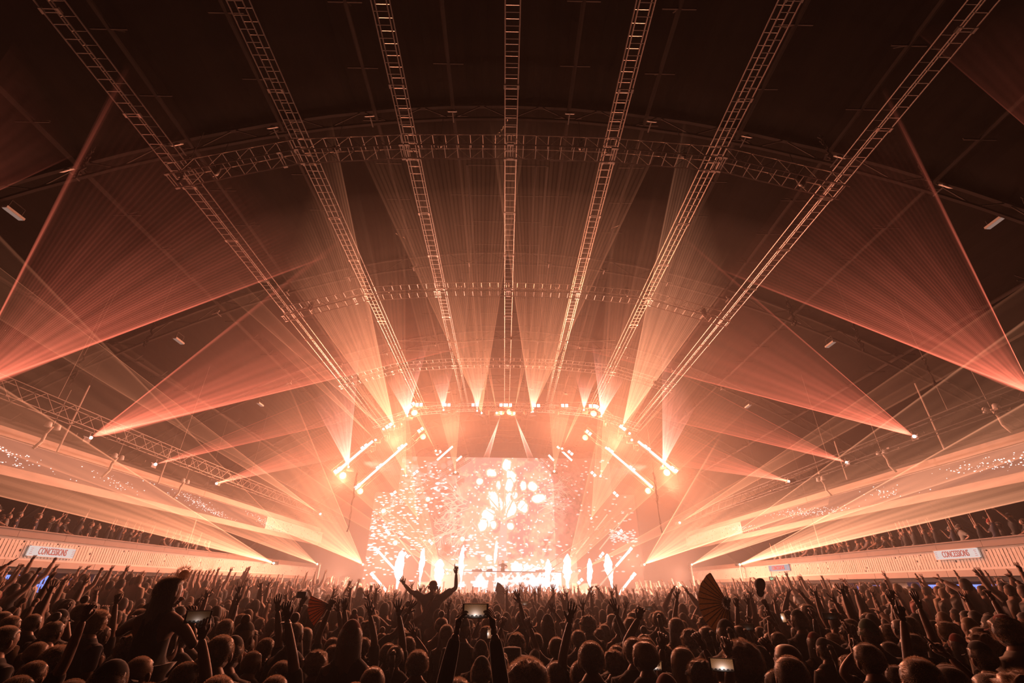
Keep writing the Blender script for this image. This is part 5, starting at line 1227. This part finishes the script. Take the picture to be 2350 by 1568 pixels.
# arms-wide man on shoulders
e, wr = gesture(996, 1324, 0, 0, {-1: ((927, 1341, .32), (0, -1, .2), 'spread'), 1: ((1047, 1316, .22), (0, -1, .2), 'point')}, 'bald', 'fair', 'charcoal', 0, 'lifted man seen from behind in a dark T-shirt, arms thrown wide, riding on shoulders', legs='sit', D=8.3, h=1.72)
rider_pos = e.location.copy()
add_person(rider_pos.x, rider_pos.y + .02, 0, 1.70, 0, 'down', 0, 'none', 'brown', 'charcoal', 'person carrying the arms-wide man on the shoulders'); occ.append((rider_pos.x, rider_pos.y, .45))
# woman on shoulders at left
e, wr = gesture(404, 1309, 0, 0, {-1: ((300, 1432, .25), (0, 0, -1), 'relaxed'), 1: ((440, 1424, .1), (0, 0, -1), 'relaxed')}, 'long', 'dark', 'black', 1, 'bare-backed woman with long dark hair and pink fluff, sitting on shoulders at left', legs='sit', D=3.75, h=1.70, tank=True, turn=-.5)
q = MB(); rider2 = e.location.copy()
fl = MB(); strands(fl, 500, (.04, .04, .045), None, .035, -1.0); fl.ball((0, 0, 0), .04, None, 10, 8); o = fl.obj('hair_ornament', surf('pink_fluff', (.8, .35, .35), .7), e, True); o.location = (.075, .03, 1.72)
add_person(rider2.x, rider2.y + .02, 0, 1.62, 0, 'down', 0, 'none', 'brown', 'black', 'person carrying the bare-backed woman on the shoulders'); occ.append((rider2.x, rider2.y, .45))
# far shoulder rider at left of the stage
e, wr = gesture(829, 1343, 0, 0, {-1: ((800, 1344, .1), (0, -1, 0), 'point'), 1: ((846, 1366, .1), (0, -1, 0), 'grip')}, 'long', 'brown', 'charcoal', 1, 'small far woman on shoulders, one arm stretched up, filming with the other', legs='sit', D=11.5, h=1.64, tank=True)
p3 = e.location.copy(); add_person(p3.x, p3.y + .02, 0, 1.66, 0, 'down', 0, 'none', 'brown', 'charcoal', 'person carrying the small far shoulder rider'); occ.append((p3.x, p3.y, .45))
phone(Vector(wr[1]) + Vector((0.02, -.02, .14)), (0.1, 1.57, 0), 'phone on a stick held by the far shoulder rider', .15, .075, False)
G = [  # px, py, w, width, hands, hair...
 ((655, 1500), 40, .175, {1: ((655, 1392, .1), (0, 1, 0), 'grip')}, 'short', 'dark', 'black', 0, 'person whose tall bare arm with bracelet rises highest in the left middle'),
 ((618, 1452), 40, .175, {1: ((637, 1402, .1), (0, 1, 0), 'open')}, 'short', 'dark', 'black', 0, 'person with an open dark hand beside the tall raised arm'),
 ((690, 1440), 30, .175, {-1: ((697, 1376, .1), (0, 1, 0), 'grip')}, 'tousled', 'brown', 'charcoal', 1, 'person lifting a small camera, right of the tall raised arm'),
 ((768, 1452), 36, .175, {-1: ((756, 1400, .1), (0, 1, 0), 'fist'), 1: ((790, 1400, .1), (0, 1, 0), 'grip')}, 'short', 'dark', 'black', 0, 'person swinging the left folding fan overhead with bent bare arms'),
 ((838, 1452), 34, .175, {1: ((849, 1412, .1), (0, 1, 0), 'spread')}, 'short', 'dark', 'black', 0, 'person with spread fingers raised, left of the lifted man'),
 ((895, 1464), 34, .175, {1: ((915, 1412, .1), (0, 1, 0), 'spread')}, 'short', 'brown', 'black', 0, 'person with a long raised forearm and spread fingers in front of the lifted man'),
 ((940, 1450), 30, .175, {1: ((952, 1462, -.05), (0, 1, 0), 'open')}, 'long', 'brown', 'black', 1, 'person showing an open palm low in front of the lifted man\'s legs'),
 ((1330, 1500), 50, .175, {-1: ((1308, 1428, .1), (0, 1, 0), 'open')}, 'short', 'brown', 'black', 0, 'person stretching one bare arm up beside the tall dome of hair'),
 ((1300, 1428), 26, .175, {-1: ((1266, 1404, .1), (0, 1, 0), 'open'), 1: ((1272, 1406, .1), (0, 1, 0), 'open')}, 'short', 'brown', 'grey', 1, 'person clapping two hands overhead right of the afro'),
 ((1412, 1468), 40, .175, {1: ((1415, 1410, .1), (0, 1, 0), 'open')}, 'short', 'dark', 'black', 0, 'person waving a dark arm in the right middle'),
 ((1385, 1424), 28, .175, {-1: ((1338, 1400, .15), (0, 1, 0), 'spread')}, 'long', 'brown', 'black', 1, 'person with a slanted arm and blurred fingers, centre right'),
 ((1468, 1412), 24, .175, {-1: ((1436, 1396, .1), (0, 1, 0), 'spread')}, 'short', 'dark', 'charcoal', 0, 'person with a slanted forearm and spread fingers above the egg-shaped head'),
 ((1478, 1448), 44, .175, {-1: ((1466, 1420, .1), (0, 1, 0), 'fist')}, 'short', 'dark', 'black', 0, 'person raising a broad dark fist in the right middle'),
 ((1563, 1416), 26, .175, {-1: ((1554, 1372, .1), (0, 1, 0), 'spread')}, 'short', 'dark', 'black', 0, 'person raising one clear open hand right of the stage'),
 ((1694, 1452), 36, .175, {-1: ((1670, 1384, .05), (0, 1, 0), 'grip')}, 'short', 'dark', 'black', 0, 'person holding the big folding fan open on the right'),
 ((1715, 1440), 30, .175, {-1: ((1690, 1372, .1), (0, 1, 0), 'fist')}, 'short', 'brown', 'tan', 0, 'person with a raised fist right of the big folding fan'),
 ((1740, 1430), 24, .175, {-1: ((1717, 1384, .1), (0, 1, 0), 'spread')}, 'short', 'dark', 'black', 0, 'person with a small open hand between fan and swung cap'),
 ((1762, 1442), 28, .175, {1: ((1754, 1378, .1), (0, 1, 0), 'grip')}, 'ponytail', 'brown', 'charcoal', 1, 'person swinging a dark cap on one raised arm'),
 ((155, 1440), 34, .175, {1: ((150, 1404, .1), (0, 1, 0), 'fist')}, 'short', 'dark', 'black', 0, 'person with a slanted bare arm and fist at left'),
 ((240, 1440), 34, .175, {1: ((268, 1372, .1), (0, 1, 0), 'fist')}, 'short', 'dark', 'black', 0, 'person with a long slanted arm left of the shoulder rider'),
 ((96, 1500), 44, .175, {1: ((190, 1424, .1), (0, 1, 0), 'fist')}, 'short', 'dark', 'black', 0, 'person with a low dark slanted arm at bottom left'),
 ((440, 1500), 60, .175, {1: ((462, 1466, .0), (0, 1, 0), 'grip')}, 'short', 'dark', 'black', 0, 'person in dark holding a phone near the shoulder rider\'s hip'),
 ((2110, 1505), 44, .175, {-1: ((2072, 1418, .1), (0, 1, 0), 'point')}, 'short', 'dark', 'black', 0, 'person with a very thin raised arm and wristband in the dark at right'),
 ((2010, 1500), 50, .175, {-1: ((1962, 1500, .1), (0, 1, 0), 'grip')}, 'short', 'dark', 'black', 0, 'person in the dark right part with a lit wrist holding something up'),
 ((2078, 1404), 30, .175, {-1: ((2050, 1376, .1), (0, 1, 0), 'fist')}, 'short', 'dark', 'black', 0, 'person with a lit raised forearm before the right terrace'),
 ((1985, 1398), 24, .175, {-1: ((1942, 1352, .1), (0, 1, 0), 'point')}, 'short', 'dark', 'black', 0, 'person with a long slanted arm crossing the dark right crowd')]
for (px, py), wp, width, hs, hair, hc, cc, f, lb in G:
    e, wr = gesture(px, py, wp, width, hs, hair, hc, cc, f, lb)
    k = list(hs)[0]; W_ = wr[k]
    if 'small camera' in lb:
        e2 = empty('camera_compact', W_ + Vector((0, 0, .12)), 'small camera lifted over the crowd right of the tall arm', 'camera'); q = MB(); q.box((0, 0, 0), (.11, .04, .07)); q.obj('body', M_BLACK, e2); q = MB(); q.lathe([(.025, 0), (.022, .03), (.01, .03)], (0, .02, 0), 12, None, Matrix.Rotation(-math.pi / 2, 3, 'X')); q.obj('lens', M_STEEL, e2)
    if 'swinging a dark cap' in lb:
        e2 = empty('swung_cap', W_ + Vector((-.02, 0, .27)), 'dark cap swung on a raised arm', 'cap'); e2.rotation_euler = (-1.3, .2, .3); o = link('crown', HAT['cap'], e2); o.color = (*CCOL['black'], 1); q = MB(); q.ball((0, 0, .145), .01); q.obj('top_button', M_BLACK, e2); e2.scale = (.85,) * 3
    if 'near the shoulder rider' in lb: phone(W_ + Vector((-.06, 0, .12)), phone_rot(440).to_euler(), 'phone held near the shoulder rider\'s hip', .15, .075, True, .25)
    if 'bracelet' in lb:
        e2 = empty('bracelet', W_ + Vector((0, 0, -.03)), 'thin bracelet on the tallest raised arm', 'bracelet'); q = MB(); q.lathe([(.034, 0), (.038, .006), (.034, .012)], (0, 0, 0), 16); q.obj('band', M_ALU, e2)
def folding_fan(P, r, a0, a1, yaw, label, n=13, col=(.15, .10, .05)):
    e = empty('folding_fan', P, label, 'hand fan'); e.rotation_euler = (.1, 0, yaw)
    ml, nt2, ou2 = mat_new('fan_leaf'); t2 = nt2.nodes.new('ShaderNodeBsdfTranslucent'); t2.inputs[0].default_value = (*[min(1, c * 1.6) for c in col], 1); tx = nt2.nodes.new('ShaderNodeTexNoise'); tx.inputs['Scale'].default_value = 16; rp_ = nt2.nodes.new('ShaderNodeValToRGB'); rp_.color_ramp.elements[0].color = (*[c * .3 for c in col], 1); rp_.color_ramp.elements[1].color = (*[min(1, c * 2.2) for c in col], 1); nt2.links.new(tx.outputs['Fac'], rp_.inputs[0]); nt2.links.new(rp_.outputs[0], t2.inputs[0]); nt2.links.new(t2.outputs[0], ou2.inputs['Surface'])
    for i in range(n):
        a = math.radians(a0 + (a1 - a0) * i / (n - 1)); q = MB(); q.bar((0, .004 * (i % 2), 0), (math.cos(a) * r * .98, .004 * (i % 2), math.sin(a) * r * .98), .0045, 4, None, .006); q.obj('rib', M_BLACK, e)
    for i in range(n - 1):
        vs = []
        for k in (0, 1):
            a = math.radians(a0 + (a1 - a0) * (i + k) / (n - 1))
            for rr in (r * .2, r): vs.append((math.cos(a) * rr, .004 - .008 * k * (1 if i % 2 else -1), math.sin(a) * rr))
        vs += [(v[0], v[1] + .0015, v[2]) for v in vs]
        q = MB(); q.add(vs, [(0, 1, 3, 2), (4, 6, 7, 5), (1, 5, 7, 3), (0, 2, 6, 4)]); q.obj('leaf', ml, e)
def DP(e_y): return e_y
P = atD(1670, 1384, 5.0); folding_fan(P, .335, 118, 268, 0.1, 'big open folding fan with dark ribs and patterned leaf, held up at right', 15)
P = atD(757, 1388, 5.0); folding_fan(P, .25, 160, 235, -.1, 'half-open striped folding fan lifted at left', 9, (.2, .09, .05))
P = atD(1135, 1362, 12); folding_fan(P, .27, -65, 75, 0, 'small dark folding fan silhouetted against the white stage front', 9, (.05, .03, .03))
add_person(P.x - .15, P.y + .02, 0, 1.70, 0, 'right_up', 0, 'short', 'brown', 'black', 'person holding the small dark fan before the stage'); occ.append((P.x - .15, P.y, .4))
# other phones lit in the crowd
for px, py, D, w_, br, rl, lb in ((1500, 1527, 3.3, .125, 1.6, .08, 'tilted phone with a bright washed-out screen, bottom centre right'), (1657, 1526, 3.0, .158, 1.3, 0, 'phone showing a bright ray picture, largest on the right'),
                          (1122, 1455, 5.0, .1, 1.3, 1.57, 'upright phone with a glowing screen by the phone holder\'s wrist'), (1204, 1385, 9.0, .15, .25, 0, 'small phone held level in the middle crowd'), (1656, 1422, 6.5, .12, .8, 1.57, 'upright dim phone below the big fan'), (1905, 1415, 5.6, .16, .02, 0, 'black phone seen edge-lit on the right'),
                          (1300, 1408, 8.0, .14, .05, 0, 'dark phone lifted right of the afro'), (365, 1434, 4.2, .15, .07, 0, 'dim phone before the shoulder rider\'s waist'), (1968, 1520, 4.6, .14, .35, 1.2, 'phone with two round bright spots in the dark right part'), (1489, 1396, 8.5, .14, .06, 0, 'dark phone above the long brown hair'), (1715, 1440, 5.6, .16, .04, 0, 'black level phone above the curly mane'), (1797, 1418, 6.0, .12, 2.2, 1.45, 'upright phone glowing pale blue-white')):
    P = atD(px, py, D); phone(P, phone_rot(px, .25, rl).to_euler(), lb, w_, w_ * .5, True, br)
    for s_ in (-1, 1):
        pass
    bx, by, bh = P.x, P.y - .28, P.z + .02
    if br > .0:
        h_ = min(1.8, max(1.52, P.z - .02)) if P.z > 1.62 else 1.6; ox = 0.0 if P.z > 1.62 else .30
        add_person(P.x + ox, P.y - .30 + ox * .6, 0, h_, face_rz(P.x, P.y), 'filming', 0, R.choice(('short', 'tousled', 'long')), 'dark', 'black', 'person filming with the ' + lb.split(',')[0]); occ.append((P.x + ox, P.y - .30 + ox * .6, .35))
# the performer
DJ = atY(1154, 1296, 42.0)
e, wr = gesture(1153, 1292, 0, 0, {-1: ('hip', 0, 0), 1: ('bent', 0, 0)}, 'short', 'dark', 'black', 0, 'performer behind the booth in a dark T-shirt, one hand at the ear', D=atY(1153, 1292, 41.9).y * .887, h=1.8, rz=math.pi, name='performer')
e.location = (DJ.x, 42.1, 3.62 - 1.8 + .42); q = MB(); q.box((DJ.x, 42.3, (1.4 + e.location.z) / 2), (3.5, 1.0, e.location.z - 1.4)); o = q.obj('booth_step', M_BLACK); setp(o, 'low black step behind the booth for the performer', 'step')
# ------------------------------------------------------------------ the crowd
rc = random.Random(99)
HK = ['short', 'short', 'buzz', 'curly', 'tousled', 'long', 'long', 'ponytail', 'bun', 'short']
PK = ['down'] * 34 + ['right_up', 'left_up', 'both_up', 'fist', 'filming', 'clapping', 'spread_up', 'pointing', 'waving', 'reaching', 'hip', 'right_up', 'left_up']
HCK = ['dark', 'brown', 'brown', 'fair', 'dark']; CK = ['black', 'black', 'charcoal', 'grey', 'white', 'navy', 'red', 'tan', 'black']
def rnd_person(x, y, zf, zone, pose=None, rz=None, single=True):
    f = int(rc.random() < .45); hair = rc.choice(HK) if not f else rc.choice(('long', 'long', 'ponytail', 'bun', 'curly', 'short')); hat = rc.choice((None,) * 8 + ('cap', 'beanie', 'cap'))
    if pose is None and y > 11 and rc.random() < .45: pose = 'down'
    pose = pose or (rc.choice(PK) if (y > 6.5 or rc.random() < .12) else 'down'); h = rc.gauss(1.73, .06) if not f else rc.gauss(1.65, .05); h = min(1.88, max(1.55, h)); rz = face_rz(x, y, rc.uniform(-.35, .35)) if rz is None else rz
    hc = rc.choice(HCK); cc = rc.choice(CK if not zone.startswith('bal') else ['black', 'black', 'charcoal', 'navy', 'grey', 'black'])
    return dict(x=x, y=y, zf=zf, f=f, hair=hair, hat=hat, pose=pose, h=h, rz=rz, hc=hc, cc=cc, zone=zone)
cands = []
# main floor
y = 2.9
row = 0
while y < 38:
    sp = .50 if y < 14 else .56
    n = int(17.0 / sp)
    for i in range(n):
        x = -8.4 + (i + .5 * (row % 2)) * sp + rc.uniform(-.09, .09); yy = y + rc.uniform(-.1, .1)
        if abs(x) > 8.35 or abs(x) > yy * 1.22 + .9: continue
        if not free(x, yy, .36 if yy < 6 else .4): continue
        if abs(x) < .7 and yy < 3.6: continue
        hc_ = W2C @ (Vector((x, yy, 1.62)) - EYE); ppx = 1175 + hc_.x / -hc_.z * F; ppy = 784 - hc_.y / -hc_.z * F; hp = 150 / -hc_.z + 14
        if yy < 6 and any(abs(ppx - a) < hp and abs(ppy - b) < hp * 1.3 and -hc_.z < d for a, b, d in ((1500, 1527, 3.2), (1657, 1526, 2.9), (1122, 1455, 4.9), (1797, 1418, 5.9), (365, 1420, 3.6), (1968, 1520, 4.5), (1090, 1410, 3.1), (1670, 1390, 4.9), (404, 1370, 3.7), (996, 1415, 7.5))): continue
        zone = 'floor'; cands.append(rnd_person(x, yy, 0.0, zone)); 
    y += .52 if y < 14 else .62; row += 1
ter = []
for s_ in (-1, 1):
    y = 5.2; row = 0
    while y < 36:
        for i in range(11):
            x = s_ * (9.15 + i * .68 + rc.uniform(-.1, .1)); yy = y + rc.uniform(-.15, .15)
            if abs(x) > yy * 1.2 + 1: continue
            if abs(x) > 16.4: continue
            if rc.random() < (.12 + .0 * i): continue
            ter.append(rnd_person(x, yy, .45, 'terrace_left' if s_ < 0 else 'terrace_right', None if rc.random() < .78 else rc.choice(('right_up', 'left_up', 'both_up', 'pointing', 'fist', 'wave' if False else 'waving'))))
        y += .78
bal = []
for s_ in (-1, 1):
    y = 13.0
    while y < (31 if s_ < 0 else 34):
        for k in range(2):
            if rc.random() < (.12 if k == 0 else .35): continue
            x = s_ * (18.25 + k * .8 + rc.uniform(-.08, .08)); yy = y + rc.uniform(-.15, .15)
            bal.append(rnd_person(x, yy, 2.72, 'balcony_left' if s_ < 0 else 'balcony_right', rc.choice(('leaning', 'leaning', 'down', 'right_up', 'left_up', 'pointing', 'waving', 'both_up', 'hip')), rz=-s_ * -1 * rc.uniform(.7, 1.2)))
        y += .62
def size(c): return 1 / math.hypot(c['x'], c['y'])
used = sum(1 for o in bpy.data.objects if o.type == 'EMPTY' and o.get('category') == 'person')
budget = 298 - used
nb = 56
bal_i = sorted(bal, key=size, reverse=True)[:nb]; bal_r = [b for b in bal if b not in bal_i]
rest_all = sorted(cands + ter, key=size, reverse=True); nt = budget - nb
ind = rest_all[:nt]; far = rest_all[nt:] + bal_r
ZN = {'floor': 'in the packed floor crowd', 'terrace_left': 'on the left terrace', 'terrace_right': 'on the right terrace', 'balcony_left': 'on the left balcony', 'balcony_right': 'on the right balcony'}
GN = {'floor': 'people in the packed floor crowd', 'terrace_left': 'people on the left terrace', 'terrace_right': 'people on the right terrace', 'balcony_left': 'people on the left balcony', 'balcony_right': 'people on the right balcony'}
HWORD = {'short': 'short-haired', 'buzz': 'crop-headed', 'curly': 'curly-haired', 'tousled': 'tousle-haired', 'long': 'long-haired', 'ponytail': 'ponytailed', 'bun': 'bun-haired'}
def where(c):
    x, y = c['x'], c['y']; r_ = x / max(y, .1)
    a = 'left edge' if r_ < -.75 else ('left part' if r_ < -.3 else ('middle' if r_ < .3 else ('right part' if r_ < .75 else 'right edge')))
    return a + (', front' if y < 4.4 else (', near' if y < 6.5 else ', farther'))
seen_lb = set()
for c in ind + bal_i:
    lb = '%s%s %s person %s in %s, %s, %s' % ('tall ' if c['h'] > 1.74 else ('short ' if c['h'] < 1.64 else ''), c['hc'], HWORD[c['hair']], ('with ' + c['hat']) if c['hat'] else 'bareheaded', c['cc'], POSEW[c['pose']], ZN[c['zone']] if c['zone'] != 'floor' else 'crowd ' + where(c))
    while lb in seen_lb: lb += ', farther twin'
    seen_lb.add(lb)
    add_person(c['x'], c['y'], c['zf'], c['h'], c['rz'], c['pose'], c['f'], c['hair'], c['hc'], c['cc'], lb, GN[c['zone']], c['hat'], rc.choice(('black', 'black', 'charcoal', 'grey', 'red')))
# all farther people: one mesh per zone
LOW = {}
def low(pose, f):
    k = (pose, f)
    if k in LOW: return LOW[k]
    a, b = POSES[pose]; V_, E_, Rd, ends = body_graph(arm_pose(a, -1), arm_pose(b, 1), f)
    co, fs = skin_eval(V_, E_, Rd, (0,), 0); ca = np.zeros(len(co)) + 1
    hi_arm = np.abs(co[:, 0]) > .24; ca[hi_arm] = 0; ca[co[:, 2] > 1.46] = 0
    parts = [(co, fs)]; tags = [ca]
    (hc_, hf), _ = head_at(lo=True); parts.append((hc_, hf)); tags.append(np.zeros(len(hc_)))
    q = MB(); q.ball((0, .003, 1.607), 1, None, 9, 7); vv = np.array(q.v); vv = (vv - np.array((0, .003, 1.607))); face = (vv[:, 1] > .3) & (vv[:, 2] < .5); k_ = np.where(face, .85, 1.16)[:, None]
    vv = vv * np.array((.079, .096, .112)) * k_ + np.array((0, .012, 1.595)); parts.append((vv, q.f)); tags.append(np.full(len(vv), 2))
    for s_, (w_, hd, palm, hk) in ends.items():
        q = MB(); u = rotm(hd, palm); q.bar((0, 0, 0), (0, 0, .09), .026, 4, None, .036)
        if hk in ('open', 'spread', 'point'):
            for x in (-.03, -.01, .012, .032): q.bar((x, 0, .08), (x * 1.9, .01, .165), .0105, 3, None, .008)
            q.bar((.03, 0, .03), (.075, .01, .08), .013, 3, None, .009)
        else: q.ball((0, .005, .10), .042, None, 6, 4)
        vv = np.array(q.v) * np.array((s_, 1, 1)); parts.append((xf(vv, u, w_), q.f)); tags.append(np.zeros(len(vv)))
    co, fs = joinm(parts); LOW[k] = (co, fs, np.concatenate(tags)); return LOW[k]
mm, nt_, out_ = mat_new('crowd_mixed'); bs = nt_.nodes.new('ShaderNodeBsdfPrincipled'); bs.inputs['Roughness'].default_value = .65; bs.inputs['Sheen Weight'].default_value = .3
at_ = nt_.nodes.new('ShaderNodeAttribute'); at_.attribute_name = 'tint'; nt_.links.new(at_.outputs['Color'], bs.inputs['Base Color']); nt_.links.new(bs.outputs[0], out_.inputs['Surface'])
def mass(people, label):
    CO = []; FA_ = []; LT = []; TI = []; b = 0
    for c in people:
        co, fs, tg = low(c['pose'], c['f']); s_ = c['h'] / 1.76; cs, sn = math.cos(c['rz']), math.sin(c['rz'])
        M = np.array(((cs, -sn, 0), (sn, cs, 0), (0, 0, 1))) * s_; CO.append(co @ M.T + np.array((c['x'], c['y'], c['zf'])))
        if 'fa' not in c: 
            key = (c['pose'], c['f'])
            if key not in FCACHE: FCACHE[key] = (np.concatenate([np.array(f) for f in fs]), np.array([len(f) for f in fs]))
        fl_, ln = FCACHE[key]; FA_.append(fl_ + b); LT.append(ln); b += len(co)
        col = np.array([(.45, .26, .19), CCOL[c['cc']], HCOL[c['hc']]])[tg.astype(int)]; TI.append(col)
    co = np.concatenate(CO); li = np.concatenate(FA_); lt = np.concatenate(LT); ti = np.concatenate(TI)
    me = bpy.data.meshes.new('crowd'); me.vertices.add(len(co)); me.vertices.foreach_set('co', co.ravel()); me.loops.add(len(li)); me.loops.foreach_set('vertex_index', li.astype(np.int32))
    me.polygons.add(len(lt)); me.polygons.foreach_set('loop_start', np.concatenate([[0], np.cumsum(lt)[:-1]]).astype(np.int32)); me.polygons.foreach_set('use_smooth', [True] * len(lt)); me.update(calc_edges=True)
    ca = me.color_attributes.new('tint', 'FLOAT_COLOR', 'POINT'); ca.data.foreach_set('color', np.concatenate([ti, np.ones((len(ti), 1))], 1).astype(np.float32).ravel())
    me.materials.append(mm); o = link('crowd', me); setp(o, label, 'crowd', kind='stuff')
FCACHE = {}
mass([c for c in far if c['zone'] == 'floor'], 'dense far crowd on the main floor up to the stage, hands raised')
mass([c for c in far if c['zone'] == 'terrace_left'], 'far crowd on the left terrace')
mass([c for c in far if c['zone'] == 'terrace_right'], 'far crowd on the right terrace')
if bal_r: mass(bal_r, 'far people at the balcony rails')
print('people', used, len(ind), len(bal_i), len(far))
